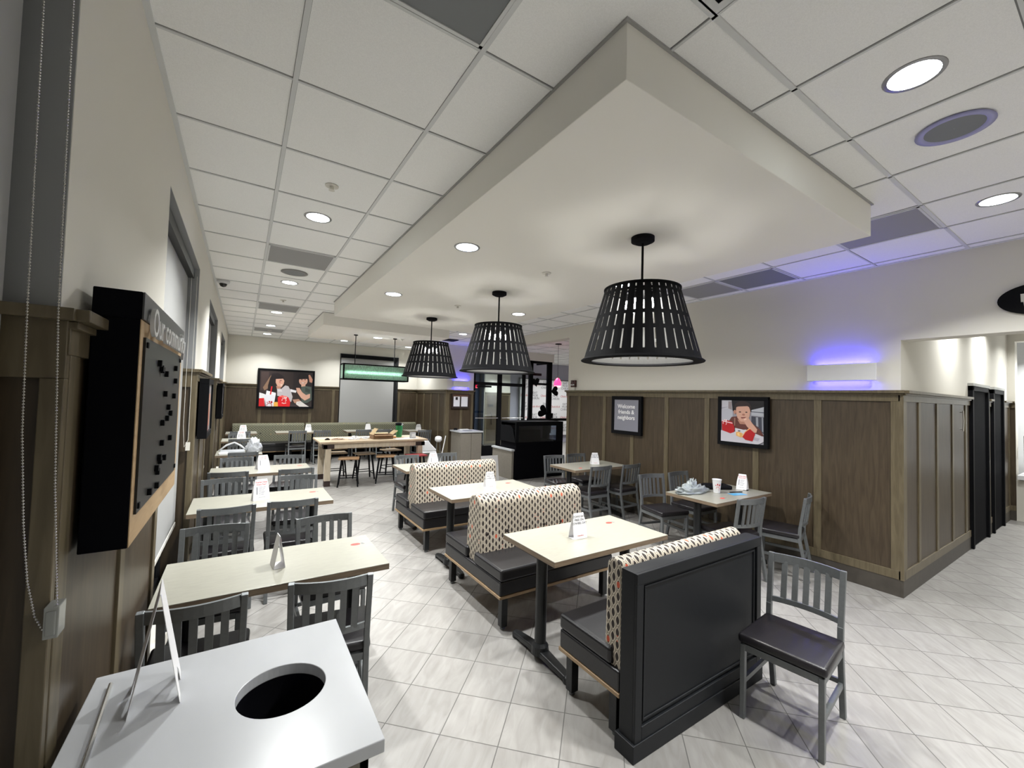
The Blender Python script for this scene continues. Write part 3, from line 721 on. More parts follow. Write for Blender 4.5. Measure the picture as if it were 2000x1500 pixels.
# ------------------------------------------------------------------ booth benches
def backrest(t, y0, y1, x0, x1, z0, z1, name, m, batter=.03, tufts=0):
    """cushion back, profile in y/z swept along x with uv, rounded top"""
    prof = []; yc = (y0+y1)/2; r = (y1-y0)/2-batter
    prof.append((y0, z0)); prof.append((yc-r, z1-r*.8))
    for k in range(1, 8): a = PI-PI*k/8; prof.append((yc+r*math.cos(a), z1-r*.8+r*.8*math.sin(a)))
    prof.append((yc+r, z1-r*.8)); prof.append((y1, z0))
    arc = [0]
    for a, b in zip(prof, prof[1:]): arc.append(arc[-1]+math.hypot(a[0]-b[0], a[1]-b[1]))
    me = bpy.data.meshes.new(name); bm = bmesh.new(); uvl = bm.loops.layers.uv.new()
    nx = 24; xs = [x0+(x1-x0)*k/nx for k in range(nx+1)]
    rows = []
    for k, x in enumerate(xs):
        e = 0
        if k in (0, nx): e = 1
        rows.append([bm.verts.new((x, y, z)) for y, z in prof])
    n = len(prof)
    for k in range(nx):
        for q in range(n-1):
            f = bm.faces.new((rows[k][q], rows[k+1][q], rows[k+1][q+1], rows[k][q+1])); f.smooth = True
            for l, (kk, qq) in zip(f.loops, ((k, q), (k+1, q), (k+1, q+1), (k, q+1))): l[uvl].uv = (xs[kk], arc[qq])
    for k in (0, nx):
        f = bm.faces.new(rows[k] if k == 0 else rows[k][::-1])
        for l in f.loops: l[uvl].uv = (l.vert.co.y, l.vert.co.z)
    bmesh.ops.recalc_face_normals(bm, faces=bm.faces); bm.to_mesh(me); bm.free()
    me.materials.append(M_[m]); o = bpy.data.objects.new(name, me); COL.objects.link(o); o.parent = t
    bv = o.modifiers.new('bevel', 'BEVEL'); bv.width = .012; bv.segments = 2; bv.limit_method = 'ANGLE'; bv.angle_limit = math.radians(60)
    return o
def buttons(t, par, ys, z, x0, x1, n, m):
    for y, s in ys:
        for k in range(n):
            x = x0+(x1-x0)*(k+.5)/n
            mb = MB(); mb.lathe([(.014, 0), (.012, .006), (.001, .009)], 0, 0, 12, cap=False)
            mb.v = [(x+a, y+s*c, z+b) for a, b, c in mb.v]; mb.build('tuft_button', m, par)
def bench(label, x0, x1, yc, double, loc_y, front=None):
    t = thing('booth_bench', label, 'bench', ((x0+x1)/2, loc_y, 0), 0, 'double sided booth benches' if double else None)
    hx = (x1-x0)/2
    sides = (-1, 1) if double else (1,)
    D = .50
    y_in = .0
    for s in sides:
        ya, yb = (.115, D) if double else (.20, .56)
        MB().box(-hx, hx, s*(ya-.05), s*yb, .365, .455).build('seat_cushion', 'vinyl', t, bevel=.02, seg=3)
    y0, y1 = (-D+.01, D-.01) if double else (.09, .55)
    MB().box(-hx, hx, y0, y1, .262, .365).build('seat_base', 'vinyl', t, bevel=.01)
    MB().box(-hx-.004, hx+.004, y0-.004, y1+.004, .242, .262).build('plywood_edge', 'ply', t, bevel=.002)
    for sx in (-1, 1):
        for y in ((y0+.05, y1-.05) if double else (y1-.05, y0+.07)):
            lg = MB().box(sx*(hx-.06)-.026, sx*(hx-.06)+.026, y-.026, y+.026, .02, .242).build('leg', 'castiron', t, bevel=.003)
            MB().lathe([(.018, 0), (.018, .02)], sx*(hx-.06), y, 12).build('leveling_foot', 'metal', lg)
    if double:
        b = backrest(t, -.135, .135, -hx+.03, hx-.03, .36, .90, 'backrest', 'fabric')
        buttons(t, b, ((-.118, -1),), .60, -hx, hx, 6, 'fabric')
    else:
        b = backrest(t, .09, .215, -hx+.02, hx-.02, .30, .905, 'backrest', 'fabric', .012)
    return t
bench('double booth bench with cream lens-pattern back, nearer of two', 1.64, 2.80, 0, True, 3.10)
bench('double booth bench with cream lens-pattern back, farther of two', 1.71, 2.88, 0, True, 4.82)
b1 = bench('single booth bench fixed to the black panelled partition', 1.635, 2.805, 0, False, 1.375)
p = MB()
p.box(-.585, .585, .0, .085, .03, .885, 0).box(-.60, .60, -.02, .10, 0, .085, 0)
for (a, b_, z0, z1) in ((-.585, -.535, .085, .83), (.535, .585, .085, .83), (-.585, .585, .83, .885), (-.535, .535, .085, .15)): p.box(a, b_, -.014, .001, z0, z1, 0)
for (a, b_, z0, z1) in ((-.52, -.508, .177, .803), (.508, .52, .177, .803), (-.52, .52, .803, .815), (-.52, .52, .165, .177)): p.box(a, b_, -.007, .001, z0, z1, 0)
p.build('back_panel', 'blacksatin', b1, bevel=.003)

# long banquette on the far wall
for k, (a, b, lab) in enumerate([(-.18, 1.42, 'green patterned banquette section at the left end of the far wall'), (1.44, 3.0, 'green patterned banquette section in the middle of the far wall'), (3.02, 4.48, 'green patterned banquette section at the right end of the far wall')]):
    t = thing('banquette', lab, 'bench', ((a+b)/2, 12.3, 0), 0, 'banquette sections along the far wall'); hx = (b-a)/2
    bk = backrest(t, -.12, .10, -hx+.005, hx-.005, .42, .905, 'backrest', 'fabric_far', .02)
    buttons(t, bk, ((-.112, -1),), .66, -hx, hx, 4, 'fabric_far')
    MB().box(-hx, hx, -.58, -.02, .36, .45).build('seat_cushion', 'vinyl', t, bevel=.02)
    MB().box(-hx, hx, -.56, -.02, .25, .36).build('seat_base', 'vinyl', t)
    MB().box(-hx, hx, -.565, -.02, .23, .25).build('plywood_edge', 'ply', t)
    for sx in (-1, 1): MB().box(sx*(hx-.1)-.025, sx*(hx-.1)+.025, -.52, -.47, 0, .23).build('leg', 'castiron', t)
    MB().box(-hx, hx, -.30, -.02, 0, .23).build('plinth', 'navy', t)

# ------------------------------------------------------------------ community timber table + stools
t = thing('communal_table', 'big pale timber communal table with dark corner brackets', 'table', (2.25, 8.68, 0))
MB().box(-1.03, 1.03, -.47, .47, .785, .82).build('tabletop', 'tabletimber', t, bevel=.004)
MB().box(-.96, .96, -.43, .43, .69, .785).build('apron', 'legtimber', t)
for sx in (-1, 1):
    for sy in (-1, 1):
        lg = MB().bar((sx*.88, sy*.38, .10), (sx*.88, sy*.38, .69), .10, .10).build('leg', 'legtimber', t, bevel=.003)
        MB().box(sx*.88-.052, sx*.88+.052, sy*.38-.052, sy*.38+.052, 0, .10).build('leg_cap', 'bracket', lg)
        MB().box(sx*.975, sx*.78, sy*.436, sy*.40, .69, .765).box(sx*.966, sx*.90, sy*.436, sy*.25, .69, .765).build('corner_bracket', 'bracket', t)
def make_stool():
    t = thing('stool', '', 'stool')
    s = MB().box(-.18, .18, -.16, .16, .50, .525).build('seat', 'stoolwood', t, bevel=.006)
    for sx in (-1, 1):
        for sy in (-1, 1): MB().bar((sx*.175, sy*.13, 0), (sx*.12, sy*.09, .50), .022, .022, w2=.03, d2=.03).build('leg', 'black', t)
    MB().bar((-.15, -.115, .17), (.15, -.115, .17), .014).build('stretcher', 'black', t); MB().bar((-.15, .115, .17), (.15, .115, .17), .014).build('stretcher', 'black', t)
    MB().bar((-.155, -.11, .12), (-.155, .11, .12), .014).build('stretcher', 'black', t); MB().bar((.155, -.11, .12), (.155, .11, .12), .014).build('stretcher', 'black', t)
    return t
S0 = make_stool()
SL = [(1.72, 8.17, -.25, 'stool', 'wooden stool with black legs in front of the timber table, leftmost', None), (1.66, 9.02, .0, '', 'pale stool behind the timber table, leftmost', 'stoolpale'),
      (2.13, 8.72, .1, '', 'stool under the middle of the timber table', 'stoolpale'), (2.42, 8.22, -.25, '', 'dark wooden stool turned under the timber table front', None),
      (2.78, 9.10, .2, '', 'pale stool on the far side of the timber table, right', 'stoolpale'), (3.0, 8.12, .05, '', 'stool with a red seat at the right end of the timber table', 'stoolred')]
for k, (x, y, r, _, lab, m) in enumerate(SL):
    if k == 0: S0.location = (x, y, 0); S0.rotation_euler = (0, 0, r); S0['label'] = lab; S0['group'] = 'wooden stools around the timber table'; continue
    d = dup(S0, (x, y, 0), r, lab, 'wooden stools around the timber table')
    if m:
        for c in d.children:
            if c.name.startswith('seat'):
                c.data = c.data.copy(); c.data.materials.clear(); c.data.materials.append(M_[m])

# things on the communal table (top .82)
ZT = .821
t = thing('cardboard_box', 'open brown cardboard box with raised flaps on timber table', 'box', (2.42, 8.58, ZT), .05)
mb = MB(); w, d, h = .20, .13, .085
mb.box(-w, w, -d, -d+.006, 0, h).box(-w, w, d-.006, d, 0, h).box(-w, -w+.006, -d, d, 0, h).box(w-.006, w, -d, d, 0, h).box(-w, w, -d, d, 0, .005)
mb.build('carton', 'cardboard', t)
for a, b_ in (((-w, 0, h), (-w+.03, 0, h+.0)),): pass
MB().bar((w, 0, h), (w+.10, 0, h+.075), .24, .005, up=(0, 0, 1)).build('flap', 'cardlight', t); MB().bar((-w, 0, h), (-w+.09, .0, h+.12), .24, .005, up=(1, 0, 0)).build('flap', 'cardlight', t)
MB().bar((0, -d, h), (0, -d-.05, h-.02), .38, .005, up=(0, 0, 1)).build('flap', 'cardboard', t); MB().bar((0, d, h), (0, d+.06, h+.015), .38, .005, up=(0, 0, 1)).build('flap', 'cardlight', t)
t = thing('beverage_jug', 'tall translucent green jug with a dark lid on timber table', 'jug', (2.84, 8.76, ZT))
MB().lathe([(.001, 0), (.055, 0), (.06, .01), (.072, .22), (.075, .26)], n=24, cap=False).build('body', 'jug', t, smooth=True)
MB().lathe([(.075, .25), (.080, .255), (.080, .295), (.03, .31), (.001, .31)], n=24, cap=False).build('lid', 'black', t, smooth=True)
MB().tube([(.03, -.075, .29), (.05, -.085, .27), (.02, -.08, .25)], .012, 6).build('wrap', 'white', t)
t = thing('napkin_dispenser', 'small grey napkin box at the right end of timber table', 'dispenser', (3.03, 8.44, ZT), .1)
MB().box(-.055, .055, -.04, .04, 0, .12).build('housing', mat('grey_dispenser', (.42, .42, .43, 1), .4, noise=.2, scale=60), t, bevel=.004)
MB().box(-.04, .04, -.043, -.038, .03, .10).build('front_window', 'white', t)
t = thing('paper_sheet', 'loose white papers spread under the jug on timber table', 'paper', (2.86, 8.66, ZT), .10)
MB().box(.02, .27, -.32, -.02, 0, .001).box(-.25, .10, -.38, -.15, .0012, .002).build('sheets', 'paper', t)
t = thing('envelope', 'orange paper pad beside the cardboard box', 'paper', (2.72, 8.62, ZT+.003), .0)
MB().box(-.06, .0, -.05, .10, 0, .03).build('pad', mat('orange_paper', (.75, .36, .12, 1), .6), t)
t = thing('crumpled_bag', 'crumpled white bag in the middle of the timber table', 'bag', (1.88, 8.52, ZT))
def crumple(mb, rx, ry, rz, n=10, mm=10, seed=1, amp=.3):
    rnd = random.Random(seed); vs = []; fs = []
    for i in range(n+1):
        th = PI/2*i/n*1.0
        for j in range(mm*2):
            ph = PI*j/mm; k = 1+amp*(rnd.random()-.5)*2*(1 if i < n else 0)
            r = math.sin(th+PI/2*0) if 0 else math.cos(PI/2-PI/2*i/n)
            vs.append((rx*r*k*math.cos(ph), ry*r*k*math.sin(ph), max(.0005, rz*math.cos(th)*k)))
    for i in range(n):
        for j in range(mm*2): fs.append((i*2*mm+j, i*2*mm+(j+1) % (2*mm), (i+1)*2*mm+(j+1) % (2*mm), (i+1)*2*mm+j))
    fs.append(tuple((n)*2*mm+j for j in range(2*mm))); mb.add(vs, fs); return mb
crumple(MB(), .10, .07, .06, seed=3).build('bag_body', 'paper', t, smooth=False)
MB().tube([(.06, 0, .02), (.13, .03, .03), (.18, .0, .01), (.26, -.02, .004)], [.02, .014, .01, .006], 7).build('twisted_end', 'paper', t)
t = thing('crumpled_wrapper', 'pile of wrapper scraps left of the white bag', 'wrapper', (1.60, 8.62, ZT), .4)
crumple(MB(), .13, .07, .022, seed=5, amp=.45).build('scraps', mat('kraft_scrap', (.55, .42, .33, 1), .7), t)
t = thing('napkin', 'white crumpled napkin lying between wrappers and cardboard box', 'napkin', (2.14, 8.74, ZT), .4)
crumple(MB(), .12, .06, .02, seed=8, amp=.4).build('folds', 'paper', t)
t = thing('small_pouch', 'small black pouch near the left end of the timber table', 'pouch', (1.40, 8.60, ZT), .5)
crumple(MB(), .05, .03, .03, seed=6, amp=.2).build('pouch_body', 'black', t, smooth=True)

# ------------------------------------------------------------------ table tents
def tent(loc, rz, label, kind='text', w=.125, h=.165, d=.085, arch=False, group='white folded table cards'):
    t = thing('table_card', label, 'sign', loc, rz, group)
    def outline(top, bot):
        L = [(-bot/2, 0)]
        if arch: L += [(-bot*.22, 0), (-bot*.18, h*.12), (0, h*.2), (bot*.18, h*.12), (bot*.22, 0)]
        L += [(bot/2, 0)]
        for k in range(1, 7):
            u = k/6; L.append(((bot/2)*(1-u)+(top/2)*u+.006*math.sin(PI*u), h*u))
        for k in range(6, 0, -1):
            u = k/6; L.append((-((bot/2)*(1-u)+(top/2)*u+.006*math.sin(PI*u)), h*u))
        return L
    o = outline(w*.72, w)
    tk = .0012
    for s in (-1, 1):
        MB().prism(o, 0, tk, lambda u, v, q: (u, s*(d/2*(1-v/h)+q), v)).build('card_panel', 'paper', t)
    if not arch: MB().box(-w/2, w/2, -d/2, d/2, 0, .001).build('card_base', 'paper', t)
    yd = Vector((0, d/2, h)).normalized()
    def on(s, z, **kw):
        y = -(d/2*(1-z/h))-.0016
        return (0, y, z)
    if kind == 'cow':
        for k, ln in enumerate(('COWS EAT', 'FREE ON', 'COWBEL DAY')):
            text('card_text', ln, h*.12, on(0, h*(.86-.13*k)), (1, 0, 0), yd, 'ink', t, .0006, bold=.0004)
        text('card_text', "Chick-fil-A", h*.075, on(0, h*.12), (1, 0, 0), yd, 'inkred', t, .0006)
    elif kind == 'text':
        for k, ln in enumerate(('Come Have', 'more Fun!')):
            text('card_text', ln, h*.105, on(0, h*(.86-.11*k)), (1, 0, 0), yd, 'inkred', t, .0006, bold=.0003)
        mb = MB()
        for k in range(6):
            z = h*(.62-.07*k); y = -(d/2*(1-z/h))-.0014; mb.box(-w*.16, w*(.26-.05*(k % 3)), y-.0006, y, z-.0015, z+.0015)
        z0, z1 = h*.28, h*.64
        mb.prism([(-w*.30, z0), (-w*.24, z0), (-w*.24, z1), (-w*.30, z1)], -.0020, -.0013, lambda u, v, q: (u, -(d/2*(1-v/h))+q, v))
        mb.build('card_print', 'ink', t)
        text('card_text', "Chick-fil-A", h*.075, on(0, h*.14), (1, 0, 0), yd, 'ink', t, .0006)
    return t
Z7 = HT+.0005
tent((.205, 2.665, Z7), 1.69, 'white folded card seen edge-on on the nearest left table', 'text', .105, .17, .055)
tent((.175, 4.35, Z7), .25, 'white printed card standing on the second left table', 'text', .13, .18, .06)
tent((.25, 6.05, Z7), .35, 'white printed card standing on the third left table', 'text', .14, .17)
tent((.02, 9.80, Z7), .05, 'white printed card on the fifth left table', 'text', .15, .17)
tent((.05, 11.45, Z7), .05, 'white printed card on the banquette corner table', 'text', .15, .17)
tent((2.03, 2.22, Z7), -.06, 'white card with cow slogan on the nearest booth table', 'cow', .118, .17, .062)
tent((2.27, 3.89, Z7), -.05, 'white card with cow slogan on the middle booth table', 'cow', .115, .17, .075)
tent((2.28, 5.50, Z7), .08, 'white printed card on the farthest booth table', 'text', .14, .17)
tent((4.555, 4.645, Z7), -.40, 'white card with cow slogan on the table below the welcome sign', 'cow', .12, .17)
tent((4.865, 2.575, Z7), -1.30, 'white printed card on the table with the cup', 'text', .105, .17, .11)
tent((1.42, 11.5, Z7), 0, 'white card with cow slogan on the banquette table behind the two left chairs', 'cow', .14, .17)
tent((2.86, 11.45, Z7), 0, 'blank-backed white card behind the cardboard box', 'blank', .14, .17)
tent((4.14, 11.1, Z7), 0, 'white card on the small table in the far right corner', 'cow', .14, .17)

# ------------------------------------------------------------------ trash station (foreground)
t = thing('waste_station', 'white quartz waste station with a round opening, in the foreground', 'cabinet', (0, 0, 0))
x0, x1, y0, y1, zt = -.318, .328, .55, 1.667, .88
y0 = 1.03
def plate_hole(mb, x0, x1, y0, y1, z0, z1, cx, cy, r, m=0, n=48):
    angs = sorted(set([2*PI*k/n for k in range(n)]+[math.atan2(y-cy, x-cx) % (2*PI) for x in (x0, x1) for y in (y0, y1)]))
    def rim(a):
        c, s = math.cos(a), math.sin(a); k = min((x1-cx)/c if c > 1e-9 else 1e9, (x0-cx)/c if c < -1e-9 else 1e9, (y1-cy)/s if s > 1e-9 else 1e9, (y0-cy)/s if s < -1e-9 else 1e9)
        return cx+c*k, cy+s*k
    N_ = len(angs); vs = []
    for z in (z1, z0):
        vs += [(cx+r*math.cos(a), cy+r*math.sin(a), z) for a in angs]; vs += [(*rim(a), z) for a in angs]
    fs = []
    for i in range(N_):
        j = (i+1) % N_
        fs += [(i, j, N_+j, N_+i), (2*N_+i, 3*N_+i, 3*N_+j, 2*N_+j), (N_+i, N_+j, 3*N_+j, 3*N_+i), (j, i, 2*N_+i, 2*N_+j)]
    mb.add(vs, fs, m)
# top: near-camera corner is cut on the slant in the photo only by perspective
mb = MB(); plate_hole(mb, x0, x1, y0, y1, zt-.032, zt, .130, 1.352, .112)
mb.build('countertop', 'quartz', t, bevel=.002)
c = MB(); c.box(x0+.0, x1-.03, y0+.03, y1-.02, 0.08, zt-.20).box(x0, x1-.03, y0+.03, y0+.05, zt-.2, zt-.032).box(x0, x1-.03, y1-.04, y1-.02, zt-.2, zt-.032).box(x1-.05, x1-.03, y0+.03, y1-.02, zt-.2, zt-.032).box(x0, x0+.02, y0+.03, y1-.02, zt-.2, zt-.032)
c.box(x0, x1-.06, y0+.07, y1-.04, 0, .08)
c.build('cabinet_body', 'greige', t)
MB().lathe([(.113, zt-.033), (.113, zt-.19), (.001, zt-.19)], .130, 1.352, 40, cap=False).build('chute', 'navy', t, smooth=True)
MB().tube([(-.275, 1.60, zt+.006), (-.245, 1.04, zt+.006)], .0055, 8).build('tray_rail', 'chrome', t)
# easel card on the station
s = tent((-.165, 1.50, zt+.0005), 1.66, 'tall blank white card standing on the waste station', 'blank', .16, .29, .105, arch=True, group='white cards')

# ------------------------------------------------------------------ community board on the left pilaster
t = thing('community_board', 'deep black wall cabinet with grey magnet map and raised lettering', 'board', (XL+.024, 0, 0))
X = .098
MB().box(0, X-.002, 1.49, 2.39, 1.29, 1.905).build('cabinet_box', 'navy', t, bevel=.003)
MB().box(X-.002, X, 1.492, 2.388, 1.292, 1.905).build('oak_frame', 'oak', t)
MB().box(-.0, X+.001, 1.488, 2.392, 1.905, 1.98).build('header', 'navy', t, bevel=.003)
MB().box(X+.001, X+.005, 1.489, 2.391, 1.906, 1.979).build('header_plate', mat('grey_header_plate', (.055, .055, .056, 1), .45), t)
MB().box(X, X+.006, 1.53, 2.30, 1.37, 1.86).build('map_board', 'map', t)
for (u, v) in ((1.55, 1.84), (2.28, 1.84), (1.55, 1.39), (2.28, 1.39)): MB().box(X+.006, X+.010, u-.008, u+.008, v-.008, v+.008).build('corner_screw', 'black', t)
pins = [(1.75, 1.80), (1.79, 1.785), (1.81, 1.78), (1.90, 1.77), (2.13, 1.80), (2.14, 1.75), (1.90, 1.70), (2.12, 1.69), (1.99, 1.65), (2.05, 1.625), (1.97, 1.61), (1.87, 1.60), (1.88, 1.53), (2.07, 1.53), (1.84, 1.485), (1.86, 1.47), (1.95, 1.47), (1.80, 1.455), (1.82, 1.44), (1.69, 1.40), (1.82, 1.395)]
for u, v in pins: MB().box(X+.006, X+.016, u-.009, u+.009, v-.010, v+.010).build('magnet', 'black', t)
slm = mat('silver_letters', (.62, .62, .62, 1), .4, .2)
text('raised_lettering', 'Our', .115, (X+.010, 1.635, 1.905), (0, 1, 0), (0, 0, 1), slm, t, .010, bold=.0008, width=.19)
text('raised_lettering', 'community', .115, (X+.010, 2.035, 1.905), (0, 1, 0), (0, 0, 1), slm, t, .010, bold=.0008, width=.54)

# ------------------------------------------------------------------ framed pictures
def picture(label, org, xd, w, h, fw, depth, shapes, bg, texts=(), name='framed_picture', cat='picture', group=None, framem='black'):
    """org = centre on the wall; xd = viewer's right; normal = up x ... faces viewer"""
    xd = Vector(xd).normalized(); up = Vector((0, 0, 1)); nrm = xd.cross(up)
    t = thing(name, label, cat, org, 0, group)
    F = lambda u, v, q: tuple(xd*u+up*v+nrm*q)
    mb = MB()
    for (a, b, c, d) in ((-w/2, w/2, h/2-fw, h/2), (-w/2, w/2, -h/2, -h/2+fw), (-w/2, -w/2+fw, -h/2+fw, h/2-fw), (w/2-fw, w/2, -h/2+fw, h/2-fw)):
        mb.prism([(a, c), (b, c), (b, d), (a, d)], 0, depth, F)
    mb.build('frame', framem, t, bevel=.002)
    iw, ih = w-2*fw, h-2*fw; q0 = depth*.8
    pm = MB(); mats = [bg]; pm.prism([(-iw/2, -ih/2), (iw/2, -ih/2), (iw/2, ih/2), (-iw/2, ih/2)], 0.002, q0, F, 0)
    q = q0
    for col, poly in shapes:
        if len(poly) == 5 and poly[0] == 'e':
            _, cx, cy, rx, ry = poly; poly = [(cx+rx*math.cos(2*PI*k/24), cy+ry*math.sin(2*PI*k/24)) for k in range(24)]
        q += .0004; key = tuple(col)
        nm = 'print_%02x%02x%02x' % tuple(int(c) for c in col)
        mm = bpy.data.materials.get(nm) or mat(nm, srgb(*col), .4)
        if mm not in mats: mats.append(mm)
        pts = [(-iw/2+min(max(u, 0), 1)*iw, ih/2-min(max(v, 0), 1)*ih) for u, v in poly]
        n = len(pts); pm.add([F(u, v, q) for u, v in pts], [tuple(range(n))], mats.index(mm))
    pm.build('print', mats, t, recalc=False)
    for s, size, u, v, m, kw in texts:
        text('lettering', s, size, tuple(xd*(-iw/2+u*iw)+up*(ih/2-v*ih)+nrm*(q+.001)), xd, up, m, t, .0006, **kw)
    return t
def comb(cx, cy, s, col, sx=1):
    """round logo: open C with a beak and three feathers"""
    out = []
    ring = [(cx+s*sx*math.cos(a), cy-s*math.sin(a)) for a in [math.radians(d) for d in range(-60, 215, 15)]]
    inn = [(cx+s*.78*sx*math.cos(a), cy-s*.78*math.sin(a)) for a in [math.radians(d) for d in range(214, -61, -15)]]
    out.append((col, ring+inn))
    for dx, dy, rx, ry in ((-.75, -1.25, .16, .25), (.0, -1.5, .26, .38), (.75, -1.35, .34, .5)):
        out.append((col, ('e', cx+dx*s*sx, cy+dy*s, rx*s*sx, ry*s)))
    out.append((col, ('e', cx+.35*s*sx, cy-.0*s, .07*s*sx, .1*s)))
    return out
SK = (205, 158, 138); SK2 = (178, 128, 108)
pic1 = [((46, 36, 36), [(0, 0), (1, 0), (1, .75), (0, .75)]), ((66, 52, 50), [(.02, .05), (.16, .03), (.16, .55), (.02, .55)]), ((34, 27, 30), [(.62, 0), (1, 0), (1, .6), (.62, .6)]),
        ((132, 104, 84), [(.20, .12), (.13, .30), (.06, .48), (.09, .56), (.15, .50), (.20, .34)]),                       # fair streak of hair
        ((28, 20, 23), [(.22, .08), (.32, .05), (.41, .12), (.45, .24), (.47, .42), (.46, .50), (.38, .54), (.24, .60), (.15, .56), (.15, .42), (.18, .22)]),
        (SK, [(.29, .22), (.42, .20), (.45, .27), (.44, .36), (.40, .46), (.33, .44), (.29, .33)]), ((28, 20, 23), [(.27, .12), (.43, .14), (.44, .21), (.36, .22), (.28, .23)]),
        ((90, 50, 48), [(.36, .26), (.40, .255), (.40, .275), (.36, .28)]), ((235, 215, 205), [(.38, .385), (.42, .375), (.41, .40), (.385, .405)]), ((190, 112, 100), [(.36, .28), (.355, .33), (.38, .34), (.38, .30)]),
        (SK2, [(.30, .42), (.38, .44), (.39, .52), (.32, .53)]),
        ((184, 178, 182), [(.32, .50), (.40, .50), (.47, .40), (.53, .42), (.58, .55), (.62, .72), (.60, .86), (.50, .88), (.42, .72), (.33, .70)]), ((206, 200, 202), [(.33, .52), (.40, .52), (.42, .58), (.34, .58)]),
        ((225, 222, 226), [(.57, .50), (.69, .54), (.68, .60), (.58, .58)]),
        ((22, 16, 20), ('e', .81, .17, .115, .15)), (SK, ('e', .815, .25, .085, .13)), ((22, 16, 20), [(.72, .10), (.92, .10), (.90, .19), (.80, .20), (.73, .21)]),
        ((120, 70, 62), [(.76, .30), (.86, .29), (.84, .32), (.78, .325)]), ((240, 228, 222), [(.775, .303), (.845, .297), (.83, .315), (.785, .318)]), ((60, 36, 34), ('e', .785, .22, .012, .014)), ((60, 36, 34), ('e', .85, .215, .012, .014)),
        (SK2, [(.91, .08), (.94, .06), (1.0, .20), (.99, .30), (.94, .28)]), (SK, [(.78, .36), (.86, .36), (.86, .44), (.78, .44)]),
        ((74, 84, 78), [(.78, .42), (.88, .40), (.98, .42), (1, .80), (.90, .90), (.80, .88), (.78, .66)]), ((52, 60, 56), [(.86, .44), (.96, .50), (.95, .60), (.86, .56)]),
        (SK, [(.68, .46), (.75, .46), (.80, .58), (.88, .66), (.96, .62), (.96, .74), (.86, .82), (.78, .74), (.70, .58)]),
        ((176, 132, 112), [(.62, .80), (.74, .78), (.80, .86), (.76, .92), (.66, .90)]), ((214, 208, 204), [(.70, .86), (.78, .84), (.86, .92), (.95, 1), (.76, 1), (.69, .93)]), ((190, 184, 184), [(.72, .90), (.77, .87), (.78, .88), (.73, .92)]),
        ((58, 46, 48), [(.55, .93), (.70, .95), (.76, 1), (.55, 1)]),
        ((226, 224, 226), [(.0, .62), (.10, .66), (.11, 1), (0, 1)]), ((205, 30, 36), [(0, .78), (.09, .77), (.11, 1), (0, 1)]),
        ((222, 222, 230), [(.09, .67), (.30, .66), (.27, 1), (.13, 1)]), ((236, 236, 240), [(.13, .56), (.30, .62), (.30, .68), (.12, .68)]), ((200, 32, 40), [(.21, .44), (.235, .44), (.215, .67), (.19, .67)]),
        ((226, 168, 74), [(.27, .88), (.35, .87), (.35, 1), (.27, 1)]), ((30, 22, 20), [(.29, .82), (.34, .80), (.35, .88), (.30, .87)]),
        ((214, 26, 34), [(.34, .74), (.42, .68), (.54, .74), (.58, .86), (.57, 1), (.35, 1)]), ((250, 120, 110), [(.36, .70), (.50, .70), (.52, .73), (.37, .73)])]
pic1 += comb(.19, .97, .065, (168, 24, 34), .8) + comb(.46, .82, .05, (250, 225, 222), .9)
for dx in (-.03, 0, .03): pic1.append(((250, 225, 222), ('e', .46+dx, .91+abs(dx)*-.3, .012, .012)))
picture('framed photo of two laughing children with drink cup and red box', (.97, YF-.026, 1.79), (1, 0, 0), 1.32, 1.02, .05, .05, pic1, mat('photo_dark', srgb(44, 36, 36), .4))
